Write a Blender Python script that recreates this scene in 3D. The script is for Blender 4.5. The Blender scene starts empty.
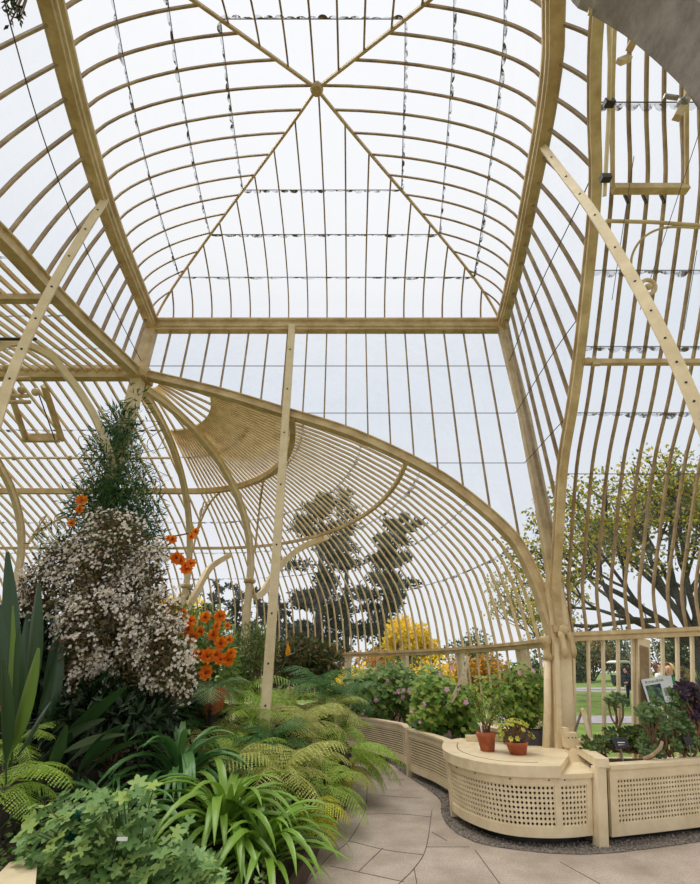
import bpy, math, random
from mathutils import Vector, Matrix
random.seed(7)
PI = math.pi
R = math.radians
scn = bpy.context.scene
COL = scn.collection
V = Vector

# ------------------------------------------------------------------ camera
F = 441.0; PITCH = R(27.1); CAMH = 1.6
CP, SP = math.cos(PITCH), math.sin(PITCH)
cam_d = bpy.data.cameras.new('camera'); cam = bpy.data.objects.new('camera', cam_d)
COL.objects.link(cam); scn.camera = cam
cam.location = (0, 0, CAMH); cam.rotation_euler = (PI/2 + PITCH, 0, 0)
cam_d.sensor_fit = 'VERTICAL'; cam_d.sensor_height = 36.0; cam_d.lens = 36.0*F/884.0
cam_d.clip_start = 0.05; cam_d.clip_end = 500

def at(u, v, Y):
    """point of the place seen at pixel (u,v) of the photograph, at distance Y in front of the viewer"""
    a = (u-350)/F; s = (442-v)/F
    y = CP - s*SP; z = SP + s*CP; k = Y/y
    return V((a*k, Y, CAMH + z*k))

def interp(tab, x):
    if x <= tab[0][0]: return tab[0][1]
    for (a, b), (c, d) in zip(tab, tab[1:]):
        if x <= c:
            return b + (d-b)*(x-a)/(c-a)
    return tab[-1][1]

def catmull(pts, n):
    """smooth curve through pts, n samples per span"""
    P = [V(p) for p in pts]
    P = [P[0]*2-P[1]] + P + [P[-1]*2-P[-2]]
    out = []
    for i in range(1, len(P)-2):
        a, b, c, d = P[i-1:i+3]
        for k in range(n):
            t = k/n
            out.append(0.5*((2*b) + (c-a)*t + (2*a-5*b+4*c-d)*t*t + (3*b-a-3*c+d)*t**3))
    out.append(P[-2].copy())
    return out

def smooth_tab(tab, n=8):
    return [(p.x, p.y) for p in catmull([(a, b, 0) for a, b in tab], n)]

# ------------------------------------------------------------------ materials
MATS = {}
def nodes_of(name):
    m = bpy.data.materials.new(name); m.use_nodes = True
    nt = m.node_tree; nt.nodes.clear()
    out = nt.nodes.new('ShaderNodeOutputMaterial')
    return m, nt, out
def lin(c):
    return tuple(((x/255)/12.92 if x/255 <= .04045 else ((x/255+.055)/1.055)**2.4) for x in c) + (1,)
def N(nt, t, **kw):
    n = nt.nodes.new(t)
    for k, v in kw.items():
        if k in n.inputs: n.inputs[k].default_value = v
        else: setattr(n, k, v)
    return n
def paint(name, c1, c2, rough=.55, scale=6, bump=.15, bscale=40, detail=6, lo=.35, hi=.7, spec=.4, metal=0):
    m, nt, out = nodes_of(name); L = nt.links
    tc = N(nt, 'ShaderNodeTexCoord')
    n = N(nt, 'ShaderNodeTexNoise', Scale=scale, Detail=detail, Roughness=.65)
    L.new(tc.outputs['Object'], n.inputs['Vector'])
    cr = N(nt, 'ShaderNodeValToRGB')
    cr.color_ramp.elements[0].position = lo; cr.color_ramp.elements[0].color = lin(c1)
    cr.color_ramp.elements[1].position = hi; cr.color_ramp.elements[1].color = lin(c2)
    L.new(n.outputs['Fac'], cr.inputs['Fac'])
    b = N(nt, 'ShaderNodeBsdfPrincipled', Roughness=rough, Metallic=metal)
    b.inputs['Specular IOR Level'].default_value = spec
    L.new(cr.outputs['Color'], b.inputs['Base Color'])
    if bump:
        n2 = N(nt, 'ShaderNodeTexNoise', Scale=bscale, Detail=4)
        L.new(tc.outputs['Object'], n2.inputs['Vector'])
        bm = N(nt, 'ShaderNodeBump', Strength=bump, Distance=.01)
        L.new(n2.outputs['Fac'], bm.inputs['Height']); L.new(bm.outputs['Normal'], b.inputs['Normal'])
    L.new(b.outputs['BSDF'], out.inputs['Surface'])
    MATS[name] = m
    return m
def leafmat(name, cols, rough=.5, trans=.3, spec=.35):
    """every leaf (mesh island) takes its own tone from the ramp"""
    m, nt, out = nodes_of(name); L = nt.links
    g = N(nt, 'ShaderNodeNewGeometry')
    cr = N(nt, 'ShaderNodeValToRGB')
    els = cr.color_ramp.elements
    while len(els) < len(cols): els.new(.5)
    for i, c in enumerate(cols):
        els[i].position = i/max(1, len(cols)-1); els[i].color = lin(c)
    L.new(g.outputs['Random Per Island'], cr.inputs['Fac'])
    b = N(nt, 'ShaderNodeBsdfPrincipled', Roughness=rough)
    b.inputs['Specular IOR Level'].default_value = spec
    L.new(cr.outputs['Color'], b.inputs['Base Color'])
    t = N(nt, 'ShaderNodeBsdfTranslucent'); L.new(cr.outputs['Color'], t.inputs['Color'])
    mx = N(nt, 'ShaderNodeMixShader', Fac=trans)
    L.new(b.outputs['BSDF'], mx.inputs[1]); L.new(t.outputs['BSDF'], mx.inputs[2])
    L.new(mx.outputs['Shader'], out.inputs['Surface'])
    MATS[name] = m
    return m
def glassmat(name, tint, dirt, dcol=(190, 195, 195)):
    m, nt, out = nodes_of(name); L = nt.links
    t = N(nt, 'ShaderNodeBsdfTransparent'); t.inputs['Color'].default_value = tint
    gl = N(nt, 'ShaderNodeBsdfGlossy', Roughness=.03)
    lw = N(nt, 'ShaderNodeLayerWeight', Blend=.5)
    pw = N(nt, 'ShaderNodeMath', operation='POWER'); L.new(lw.outputs['Facing'], pw.inputs[0]); pw.inputs[1].default_value = 5
    fr = N(nt, 'ShaderNodeMath', operation='MULTIPLY_ADD'); L.new(pw.outputs[0], fr.inputs[0]); fr.inputs[1].default_value = .3; fr.inputs[2].default_value = .02
    mx = N(nt, 'ShaderNodeMixShader')
    L.new(fr.outputs[0], mx.inputs['Fac']); L.new(t.outputs['BSDF'], mx.inputs[1]); L.new(gl.outputs['BSDF'], mx.inputs[2])
    tr = N(nt, 'ShaderNodeBsdfTranslucent'); tr.inputs['Color'].default_value = lin(dcol)
    tc = N(nt, 'ShaderNodeTexCoord')
    n = N(nt, 'ShaderNodeTexNoise', Scale=2.2, Detail=8, Roughness=.7); L.new(tc.outputs['Object'], n.inputs['Vector'])
    mr = N(nt, 'ShaderNodeMapRange'); mr.inputs['From Min'].default_value = .45; mr.inputs['From Max'].default_value = .8
    mr.inputs['To Min'].default_value = dirt*.25; mr.inputs['To Max'].default_value = dirt*2.2
    L.new(n.outputs['Fac'], mr.inputs['Value'])
    m2 = N(nt, 'ShaderNodeMixShader')
    L.new(mr.outputs['Result'], m2.inputs['Fac']); L.new(mx.outputs['Shader'], m2.inputs[1]); L.new(tr.outputs['BSDF'], m2.inputs[2])
    L.new(m2.outputs['Shader'], out.inputs['Surface'])
    MATS[name] = m
    return m
def lapmat(name):
    """dirty overlap of two panes: dark debris with clear gaps"""
    m, nt, out = nodes_of(name); L = nt.links
    tc = N(nt, 'ShaderNodeTexCoord')
    n = N(nt, 'ShaderNodeTexNoise', Scale=7, Detail=6, Roughness=.7); L.new(tc.outputs['Object'], n.inputs['Vector'])
    cr = N(nt, 'ShaderNodeValToRGB')
    cr.color_ramp.elements[0].position = .47; cr.color_ramp.elements[0].color = (0, 0, 0, 1)
    cr.color_ramp.elements[1].position = .56; cr.color_ramp.elements[1].color = (1, 1, 1, 1)
    L.new(n.outputs['Fac'], cr.inputs['Fac'])
    t = N(nt, 'ShaderNodeBsdfTransparent'); t.inputs['Color'].default_value = (.74, .75, .76, 1)
    d = N(nt, 'ShaderNodeBsdfDiffuse'); d.inputs['Color'].default_value = lin((112, 98, 84))
    mx = N(nt, 'ShaderNodeMixShader')
    L.new(cr.outputs['Color'], mx.inputs['Fac']); L.new(t.outputs['BSDF'], mx.inputs[1]); L.new(d.outputs['BSDF'], mx.inputs[2])
    L.new(mx.outputs['Shader'], out.inputs['Surface'])
    MATS[name] = m
    return m

cream = paint('cream_paint', (214, 192, 150), (234, 214, 176), .5, 5, .12, 35)
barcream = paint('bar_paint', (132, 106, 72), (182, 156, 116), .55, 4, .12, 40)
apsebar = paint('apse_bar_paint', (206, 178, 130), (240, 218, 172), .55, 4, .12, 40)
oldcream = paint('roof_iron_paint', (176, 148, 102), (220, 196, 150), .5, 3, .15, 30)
benchc = paint('casing_paint', (214, 194, 156), (236, 218, 182), .45, 4, .08, 25)
glass = glassmat('roof_glass', (.955, .962, .972, 1), .03)
glassv = glassmat('clerestory_glass', (.9, .92, .945, 1), .05)
glasslow = glassmat('lower_glass', (.96, .965, .965, 1), .015)
glassa = glassmat('apse_glass', (.95, .955, .965, 1), .06)
lapm = lapmat('lap_dirt')
black_iron = paint('black_iron', (28, 26, 24), (55, 48, 42), .5, 10, .1)
steel = paint('galvanised_steel', (120, 116, 108), (170, 166, 156), .4, 10, .1, metal=.6)
wire_m = paint('wire', (70, 64, 58), (96, 88, 80), .5, 10, 0)
stone = paint('grey_render', (116, 106, 98), (158, 148, 138), .9, 5, .5, 30)
terra = paint('terracotta', (158, 84, 54), (198, 120, 84), .85, 7, .2, 60)
soil = paint('soil', (48, 36, 26), (84, 62, 44), .95, 9, .8, 30)
bark = paint('bark', (74, 60, 46), (124, 104, 82), .9, 14, .6, 30)
darkbark = paint('dark_bark', (52, 46, 40), (92, 82, 72), .9, 10, .5, 20)
woodedge = paint('dark_timber', (60, 44, 34), (96, 74, 58), .8, 8, .4, 30)
gravelm = paint('gravel_stone', (66, 60, 55), (164, 152, 138), .9, 30, .3, 60)
white_p = paint('white_plastic', (225, 225, 220), (242, 242, 238), .4, 5, 0)
black_p = paint('black_plastic', (22, 22, 24), (40, 40, 44), .4, 5, 0)
skin_m = paint('skin', (205, 152, 122), (222, 172, 142), .6, 5, 0)
navy = paint('navy_cloth', (24, 26, 42), (40, 44, 62), .9, 5, .1)
jeans = paint('dark_jeans', (28, 30, 40), (48, 52, 64), .9, 5, .1)
greencloth = paint('green_cloth', (20, 96, 62), (34, 128, 84), .9, 5, .1)
whitecloth = paint('white_cloth', (214, 208, 202), (236, 232, 226), .9, 5, .1)
blonde = paint('blonde_hair', (206, 168, 104), (236, 208, 150), .7, 20, .2)
brownhair = paint('brown_hair', (84, 48, 34), (128, 76, 52), .7, 20, .2)
blackhair = paint('black_hair', (20, 18, 20), (36, 32, 32), .7, 20, .2)

# paving: fine aggregate slabs with thin joints
def paving():
    m, nt, out = nodes_of('paving'); L = nt.links
    tc = N(nt, 'ShaderNodeTexCoord')
    n1 = N(nt, 'ShaderNodeTexNoise', Scale=1.6, Detail=6, Roughness=.6); n2 = N(nt, 'ShaderNodeTexNoise', Scale=60, Detail=5, Roughness=.8)
    for n in (n1, n2): L.new(tc.outputs['Object'], n.inputs['Vector'])
    a = N(nt, 'ShaderNodeValToRGB'); a.color_ramp.elements[0].position = .3; a.color_ramp.elements[0].color = lin((158, 142, 126))
    a.color_ramp.elements[1].position = .7; a.color_ramp.elements[1].color = lin((204, 188, 172))
    b = N(nt, 'ShaderNodeValToRGB'); b.color_ramp.elements[0].position = .3; b.color_ramp.elements[0].color = (.35, .33, .31, 1)
    b.color_ramp.elements[1].position = .62; b.color_ramp.elements[1].color = (1, 1, 1, 1)
    L.new(n1.outputs['Fac'], a.inputs['Fac']); L.new(n2.outputs['Fac'], b.inputs['Fac'])
    mx = N(nt, 'ShaderNodeMix', data_type='RGBA', blend_type='MULTIPLY'); mx.inputs[0].default_value = .75
    L.new(a.outputs['Color'], mx.inputs[6]); L.new(b.outputs['Color'], mx.inputs[7])
    p = N(nt, 'ShaderNodeBsdfPrincipled', Roughness=.8); p.inputs['Specular IOR Level'].default_value = .3
    L.new(mx.outputs[2], p.inputs['Base Color'])
    bm = N(nt, 'ShaderNodeBump', Strength=.25, Distance=.01); L.new(n2.outputs['Fac'], bm.inputs['Height']); L.new(bm.outputs['Normal'], p.inputs['Normal'])
    L.new(p.outputs['BSDF'], out.inputs['Surface'])
    return m
pave = paving()
joint = paint('paving_joint', (74, 66, 58), (104, 94, 84), .95, 20, .2)
grassm = paint('lawn_grass', (74, 98, 30), (126, 146, 60), .9, .8, .6, 25, detail=8)
tarmac = paint('tarmac', (136, 130, 136), (170, 164, 168), .9, 2, .2, 40)

# ------------------------------------------------------------------ mesh builder
class MB:
    def __init__(s): s.v = []; s.f = []; s.m = []
    def add(s, vs, fs, mi=0):
        b = len(s.v); s.v.extend(vs); s.f.extend([tuple(b+i for i in f) for f in fs]); s.m.extend([mi]*len(fs)); return s
    def hexa(s, p, mi=0):
        return s.add(p, [(0, 3, 2, 1), (4, 5, 6, 7), (0, 1, 5, 4), (1, 2, 6, 5), (2, 3, 7, 6), (3, 0, 4, 7)], mi)
    def box(s, x0, x1, y0, y1, z0, z1, mi=0):
        return s.hexa([V((x0, y0, z0)), V((x1, y0, z0)), V((x1, y1, z0)), V((x0, y1, z0)), V((x0, y0, z1)), V((x1, y0, z1)), V((x1, y1, z1)), V((x0, y1, z1))], mi)
    def sweep(s, pts, sec, nrm, mi=0, closed=False):
        """section polygon sec [(side, depth)] carried along pts; nrm: one normal, or one per point"""
        pts = [V(p) for p in pts]; n = len(pts); k = len(sec); vs = []
        for i, p in enumerate(pts):
            if closed: t = pts[(i+1) % n]-pts[i-1]
            else: t = pts[min(i+1, n-1)]-pts[max(i-1, 0)]
            t.normalize()
            nn = V(nrm[i]) if isinstance(nrm, list) else V(nrm)
            sd = t.cross(nn)
            if sd.length < 1e-6: sd = t.orthogonal()
            sd.normalize(); nn = sd.cross(t).normalized()
            for a, b in sec: vs.append(p + sd*a + nn*b)
        fs = []
        for i in range(n if closed else n-1):
            j = (i+1) % n
            for q in range(k): fs.append((i*k+q, i*k+(q+1) % k, j*k+(q+1) % k, j*k+q))
        if not closed:
            fs.append(tuple(range(k))[::-1]); fs.append(tuple((n-1)*k+q for q in range(k)))
        return s.add(vs, fs, mi)
    def bar(s, pts, w, h, nrm, mi=0):
        return s.sweep(pts, [(-w/2, -h), (w/2, -h), (w/2, 0), (-w/2, 0)], nrm, mi)
    def tube(s, pts, r, n=8, mi=0, closed=False):
        pts = [V(p) for p in pts]; m = len(pts); vs = []
        rr = r if isinstance(r, (list, tuple)) else [r]*m
        up = None
        for i, p in enumerate(pts):
            if closed: t = pts[(i+1) % m]-pts[i-1]
            else: t = pts[min(i+1, m-1)]-pts[max(i-1, 0)]
            if t.length < 1e-9: t = V((0, 0, 1))
            t.normalize()
            if up is None: up = t.orthogonal().normalized()
            a = up - t*up.dot(t)
            if a.length < 1e-6: a = t.orthogonal()
            a.normalize(); up = a; b = t.cross(a)
            for q in range(n):
                an = 2*PI*q/n; vs.append(p + (a*math.cos(an)+b*math.sin(an))*rr[i])
        fs = []
        for i in range(m if closed else m-1):
            j = (i+1) % m
            for q in range(n): fs.append((i*n+q, i*n+(q+1) % n, j*n+(q+1) % n, j*n+q))
        if not closed: fs += [tuple(range(n))[::-1], tuple((m-1)*n+q for q in range(n))]
        return s.add(vs, fs, mi)
    def lathe(s, prof, c, n=20, mi=0):
        c = V(c); vs = []
        for r, z in prof:
            for q in range(n):
                a = 2*PI*q/n; vs.append(c + V((r*math.cos(a), r*math.sin(a), z)))
        fs = []
        for i in range(len(prof)-1):
            for q in range(n): fs.append((i*n+q, i*n+(q+1) % n, (i+1)*n+(q+1) % n, (i+1)*n+q))
        fs += [tuple(range(n))[::-1], tuple((len(prof)-1)*n+q for q in range(n))]
        return s.add(vs, fs, mi)
    def grid(s, rows, mi=0, wrap=False):
        n = len(rows[0]); vs = [V(p) for r in rows for p in r]; fs = []
        for i in range(len(rows)-1):
            for j in range(n if wrap else n-1):
                k = (j+1) % n
                fs.append((i*n+j, i*n+k, (i+1)*n+k, (i+1)*n+j))
        return s.add(vs, fs, mi)
    def poly(s, pts, z0, z1, mi=0):
        n = len(pts); vs = [V((x, y, z0)) for x, y in pts]+[V((x, y, z1)) for x, y in pts]
        fs = [tuple(range(n))[::-1], tuple(range(n, 2*n))]+[(i, (i+1) % n, n+(i+1) % n, n+i) for i in range(n)]
        return s.add(vs, fs, mi)
    def sphere(s, c, r, mi=0, nu=10, nv=6, sc=(1, 1, 1)):
        prof = [(max(1e-3, math.sin(PI*i/nv))*r, -math.cos(PI*i/nv)*r) for i in range(nv+1)]
        b = len(s.v); s.lathe(prof, (0, 0, 0), nu, mi)
        for i in range(b, len(s.v)):
            p = s.v[i]; s.v[i] = V(c)+V((p.x*sc[0], p.y*sc[1], p.z*sc[2]))
        return s
    def mesh(s, name, mats, smooth=False):
        me = bpy.data.meshes.new(name)
        me.from_pydata([tuple(v) for v in s.v], [], s.f)
        mats = mats if isinstance(mats, (list, tuple)) else [mats]
        for m in mats: me.materials.append(m)
        if len(mats) > 1: me.polygons.foreach_set('material_index', s.m)
        if smooth: me.polygons.foreach_set('use_smooth', [True]*len(me.polygons))
        me.update(); return me
    def build(s, name, mats, parent=None, smooth=False, origin=None):
        me = s.mesh(name, mats, smooth)
        o = bpy.data.objects.new(name, me); COL.objects.link(o)
        if origin is not None:
            me.transform(Matrix.Translation(-V(origin))); o.location = V(origin)
        if parent is not None: put(o, parent)
        return o

def root_of(o):
    while o.parent: o = o.parent
    return o
def put(o, parent):
    """parent a piece that was made in world coordinates"""
    o.parent = parent
    if parent.parent is None and parent.type == 'EMPTY' and not parent.get('_local'):
        o.matrix_parent_inverse = Matrix.Translation(-parent.location)
    elif parent.parent is None and parent.type != 'EMPTY':
        o.matrix_parent_inverse = Matrix.Translation(-parent.location)
def tag(o, label, cat, group=None):
    o['label'] = label; o['category'] = cat
    if group: o['group'] = group
    return o
def thing(name, label, cat, loc=(0, 0, 0), group=None):
    o = bpy.data.objects.new(name, None); COL.objects.link(o)
    o.location = loc; o.empty_display_size = .1
    return tag(o, label, cat, group)
def structure(o): o['kind'] = 'structure'; return o
def sobj(name, mb, mat, parent=None, smooth=False):
    o = mb.build(name, mat, parent, smooth)
    if parent is None: structure(o)
    return o
def child_copy(o, parent, loc=None, rot=None, scale=None):
    c = o.copy(); COL.objects.link(c); c.parent = parent
    c.matrix_parent_inverse = Matrix.Identity(4)
    if loc is not None: c.location = loc
    if rot is not None: c.rotation_euler = rot
    if scale is not None: c.scale = scale if hasattr(scale, '__len__') else (scale,)*3
    return c
rnd = random.random
def rs(a, b): return a+(b-a)*random.random()

# ================================================================== THE GLASSHOUSE
XC, YC = -.5, 3.48; PZ = 7.87; APZ = 9.37; YF, YN = 7.0, 1.5
LX = -4.07; RXX = 3.12
xLt = smooth_tab([(-1, -2.9), (1.5, -3.08), (2.02, -3.17), (2.97, -3.43), (4.09, -3.68), (4.97, -3.83), (6.1, -3.96), (7, -4.07)])
xRt = smooth_tab([(-1, 1.9), (1.5, 2.02), (2.02, 2.16), (2.43, 2.32), (2.9, 2.45), (3.48, 2.57), (4.25, 2.71), (5.14, 2.87), (6.28, 3.04), (7, 3.12)])
xL = lambda y: interp(xLt, y)
xR = lambda y: interp(xRt, y)
# curved rafter of the apse: share of the span from the eaves -> height
Pt = smooth_tab([(0, 1.96), (.011, 2.6), (.028, 3.1), (.052, 3.5), (.12, 4.05), (.23, 4.7), (.415, 5.41), (.587, 5.85), (.78, 6.32), (1, 6.75)])
P = lambda f: interp(Pt, f)
# right wing: (Y, Z) and the plan line of its first rib
RWt = [(p.x, p.y) for p in catmull([(7.0, 2.03, 0), (6.9, 2.6, 0), (6.62, 3.2, 0), (5.95, 4.25, 0), (5.2, 5.02, 0), (4.2, 6.1, 0), (3.35, 6.8, 0), (2.7, 7.2, 0), (2.05, 7.5, 0), (1.5, 7.64, 0)], 5)]
axRt = smooth_tab([(1.5, 2.38), (2.05, 2.5), (2.7, 2.72), (3.35, 2.95), (4.2, 3.08), (5.2, 3.11), (6.5, 3.09), (6.9, 3.04), (7, 3.02)])
axR = lambda y: interp(axRt, y)
RWz = lambda y: interp(sorted(RWt), y)
# left wing, near slope
LNt = smooth_tab([(-.7, 2.0), (-.5, 3.6), (0, 4.6), (.8, 5.3), (2, 5.85), (3.4, 6.15), (4.3, 6.25), (5.4, 6.42), (7, 6.72)])
LN = lambda y: interp(LNt, y)

def zroof(t): t = min(1, max(0, t)); return PZ + (APZ-PZ)*math.sqrt(max(0, 1-(1-t)**2.1))
def roofpt(side, b, t):
    if side == 'F':  return V((XC+(b-XC), YF-(YF-YC)*t, zroof(t)))
    if side == 'N':  return V((b, YN+(YC-YN)*t, zroof(t)))
    x = xL(b) if side == 'L' else xR(b)
    return V((XC+(x-XC)*(1-t), b, zroof(t)))
def hip(side, far, t):
    y = YF-(YF-YC)*t if far else YN+(YC-YN)*t
    return roofpt(side, y, t)

# ---- ceiling: the hipped, curved glass roof
g = MB(); rings = 14
per = [(x, YF) for x in [LX+(RXX-LX)*i/18 for i in range(18)]] + [(xR(YF-(YF-YN)*i/18), YF-(YF-YN)*i/18) for i in range(18)]
per += [(xR(YN)+(xL(YN)-xR(YN))*i/18, YN) for i in range(18)] + [(xL(YN+(YF-YN)*i/18), YN+(YF-YN)*i/18) for i in range(18)]
rows = []
for j in range(rings):
    t = 1-(1-j/(rings-1))**1.5 if j < rings-1 else .995
    t = (j/(rings-1))**1.8 if j < rings-1 else .995
    rows.append([V((XC+(x-XC)*(1-t), YC+(y-YC)*(1-t), zroof(t)+.012)) for x, y in per])
g.grid(rows, wrap=True)
ceiling = sobj('ceiling', g, glass, smooth=True)
BW, BH = .025, .04
def roofbar(pts):
    c = V((XC, YC, 4)); nr = [(p-c).normalized() for p in pts]
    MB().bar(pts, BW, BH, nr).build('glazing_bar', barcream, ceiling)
def ts(T, n=12): return [T*(i/n)**1.7 for i in range(n+1)]
for side in 'LR':
    for far in (True, False):
        pts = [hip(side, far, t) for t in ts(1, 22)]
        c = V((XC, YC, 4)); MB().bar(pts, .036, .06, [(p-c).normalized() for p in pts]).build('hip_rafter', oldcream, ceiling)
    for i in range(1, 17):
        y = YF - (YF-YN)*i/17
        T = (YF-y)/(YF-YC) if y > YC else (y-YN)/(YC-YN)
        roofbar([roofpt(side, y, t) for t in ts(T)])
def hipT(x, far):
    s = 'L' if x < XC else 'R'; lo, hi = 0, 1
    for _ in range(30):
        m = (lo+hi)/2; hx = hip(s, far, m).x
        if (hx < x) == (s == 'L'): lo = m
        else: hi = m
    return lo
for i in range(1, 18):
    x = LX+(RXX-LX)*i/18
    roofbar([roofpt('F', x, t) for t in ts(max(.03, hipT(x, True)))])
    x = xL(YN)+(xR(YN)-xL(YN))*i/14
    if i < 14: roofbar([roofpt('N', x, t) for t in ts(max(.03, hipT(x, False)))])
MB().lathe([(.02, -.06), (.075, -.05), (.1, 0), (.1, .05), (.05, .07)], (XC, YC, APZ-.06), 10).build('apex_boss', oldcream, ceiling)
def scallop(pts, drop, w, amp, parent, mat=None, per=.0):
    """a thin dirty lap: ribbon along pts, lower edge in shallow scallops; drop = direction of the slope"""
    rows = []; hs = [rs(.3, 1.1) for _ in range(len(pts))]
    for i in range((len(pts)-1)*2+1):
        j = min(i//2, len(pts)-2); q = i/2-j
        p = V(pts[j]).lerp(V(pts[j+1]), q)
        d = drop[j] if isinstance(drop, list) else drop
        s_ = i % 7; k = w*.62*(.25+amp*hs[i//7 % len(hs)]*math.sin(PI*s_/7)**.6)
        rows.append([p, p+d*k])
    MB().grid(rows).build('glass_lap', mat or lapm, parent)
for t in (.155, .36, .575):
    for a, b in (('F', 1), ('N', 1), ('L', 1), ('R', 1)):
        pts, dr = [], []
        n = 60
        for i in range(n+1):
            if a in 'FN':
                p0, p1 = hip('L', a == 'F', t), hip('R', a == 'F', t)
                p = p0.lerp(p1, i/n); d = V((0, 1 if a == 'F' else -1, -.5))
            else:
                y = (YF-(YF-YC)*t)*(1-i/n)+(YN+(YC-YN)*t)*i/n
                p = roofpt(a, y, t); d = V((-1 if a == 'L' else 1, 0, -.5))
            pts.append(p-V((0, 0, .02))); dr.append(d.normalized())
        scallop(pts, dr, .085, .9, ceiling)
        MB().tube(pts[::3], .006, 4).build('glass_lap', wire_m, ceiling)

# ---- wall plates (moulded timber and iron beams under the roof)
PLSEC = [(x*.66, z) for x, z in [(-.11, -.13), (.11, -.13), (.11, -.08), (.15, -.06), (.15, -.02), (.1, 0), (.1, .07), (.16, .1), (.16, .15), (-.16, .15), (-.16, .1), (-.1, .07), (-.1, 0), (-.15, -.02), (-.15, -.06), (-.11, -.08)]]
ys = [YN+(YF-YN)*i/24 for i in range(25)]
n_trim = [0]
def trim(mb, mat=oldcream, smooth=False):
    n_trim[0] += 1; return sobj('trim_%d' % n_trim[0], mb, mat, smooth=smooth)
trim(MB().sweep([(LX-.1, YF, PZ-.02), (RXX+.1, YF, PZ-.02)], PLSEC, (0, 0, 1)))
trim(MB().sweep([(xL(y), y, PZ-.02) for y in ys], PLSEC, (0, 0, 1)))
trim(MB().sweep([(xR(y), y, PZ-.02) for y in ys], PLSEC, (0, 0, 1)))
trim(MB().sweep([(xL(YN)-.1, YN, PZ-.02), (xR(YN)+.1, YN, PZ-.02)], PLSEC, (0, 0, 1)))

# ---- far clerestory over the apse arch
farx = lambda f: 3.05-7.12*f
arch = [V((3.05-7.12*f, YF, P(f))) for f in [0, .004, .011, .02, .03, .045, .065, .09, .12, .16, .2, .26, .33, .415, .5, .587, .68, .78, .89, 1]]
def archz(x): return P(min(1, max(0, (3.05-x)/7.12)))
nx = 40
g = MB().grid([[V((3.07-7.1*i/nx, YF+.02, archz(3.07-7.1*i/nx)*(1-k/8)+(PZ-.1)*k/8)) for k in range(9)] for i in range(nx+1)])
w_far = sobj('window_1', g, glassv)
for i in range(1, 18):
    x = LX+(RXX-LX)*i/18
    MB().bar([(x, YF-.01, archz(x)), (x, YF-.01, PZ-.1)], BW, .05, (0, -1, 0)).build('glazing_bar', barcream, w_far)
def thinlap(pts, parent, w=.012): MB().sweep(pts, [(-w/2, 0), (w/2, 0), (w/2, .004), (-w/2, .004)], (0, 0, 1)).build('glass_lap', wire_m, parent)
for z in (6.85, 5.78, 4.77):
    f = min([i/400 for i in range(401)], key=lambda f: abs(P(f)-z))
    thinlap([V((farx(f), YF-.0, z)), V((3.05, YF-.0, z))], w_far, .02)
def rib(pts, w, h, nrm, mat=oldcream):
    sec = [(-w/2, -h), (w/2, -h), (w/2, -h*.7), (w*.3, -h*.6), (w*.3, -h*.2), (w/2, -h*.12), (w/2, 0), (-w/2, 0), (-w/2, -h*.12), (-w*.3, -h*.2), (-w*.3, -h*.6), (-w/2, -h*.7)]
    return MB().sweep(pts, sec, nrm)
def curve_normals(pts, inside):
    out = []
    for i, p in enumerate(pts):
        t = (pts[min(i+1, len(pts)-1)]-pts[max(i-1, 0)]).normalized()
        d = p-V(inside); d = d-t*d.dot(t); out.append(d.normalized())
    return out
trim(rib(catmull(arch, 2), .17, .16, curve_normals(catmull(arch, 2), (-4, 7, 2))))

# ---- left and right clerestories: from the bowed plate down to the wing's first rib
def leftpt(y, k):
    a = V((LX, y, LN(y))); b = V((xL(y), y, PZ-.08)); p = a.lerp(b, k)
    p.x -= .14*math.sin(PI*k)*abs(b.x-a.x); return p
def rightpt(y, k):
    a = V((axR(y), y, RWz(y))); b = V((xR(y), y, PZ-.08)); p = a.lerp(b, k)
    p.x += .1*math.sin(PI*k)*max(0, a.x-b.x); return p
for fn, sd in ((leftpt, -1), (rightpt, 1)):
    yy = [1.3+(YF-1.3)*i/40 for i in range(41)]
    if sd > 0: yy = yy[:-1]+[6.9, 6.96, 7.0]
    w = sobj('window_%d' % (2 if sd < 0 else 3), MB().grid([[fn(y, k/6) for k in range(7)] for y in yy]), glassv, smooth=True)
    for i in range(1, 21):
        y = YF-.345*i
        if y < 1.35: break
        pts = [fn(y, k/6)-V((sd*.02, 0, 0)) for k in range(7)]
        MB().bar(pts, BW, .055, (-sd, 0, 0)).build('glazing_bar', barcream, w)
    for z in ((6.85, 5.78, 4.77) if sd > 0 else (6.87,)):
        pts = []
        for i in range(60):
            y = YF-i*.095
            lo, hi = fn(y, 0).z, fn(y, 1).z; zz = z+(.1*(YF-y) if sd < 0 else 0)
            if lo > zz or zz > hi: break
            pts.append(fn(y, (zz-lo)/(hi-lo))-V((sd*.03, 0, 0)))
        if len(pts) > 3: thinlap(pts, w, .013)
# first ribs of the two wings
yy = [1.0+(YF-1.0)*i/30 for i in range(31)]
pl = [V((LX, y, LN(y))) for y in [-.6, -.3, 0, .4, .8]+yy[1:]]
trim(rib(pl, .17, .18, (0, 0, 1)))
pr = [V((axR(y), y, z)) for y, z in RWt]
trim(rib(pr, .11, .13, curve_normals(pr, (3, 3, 2)), oldcream))

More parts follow.
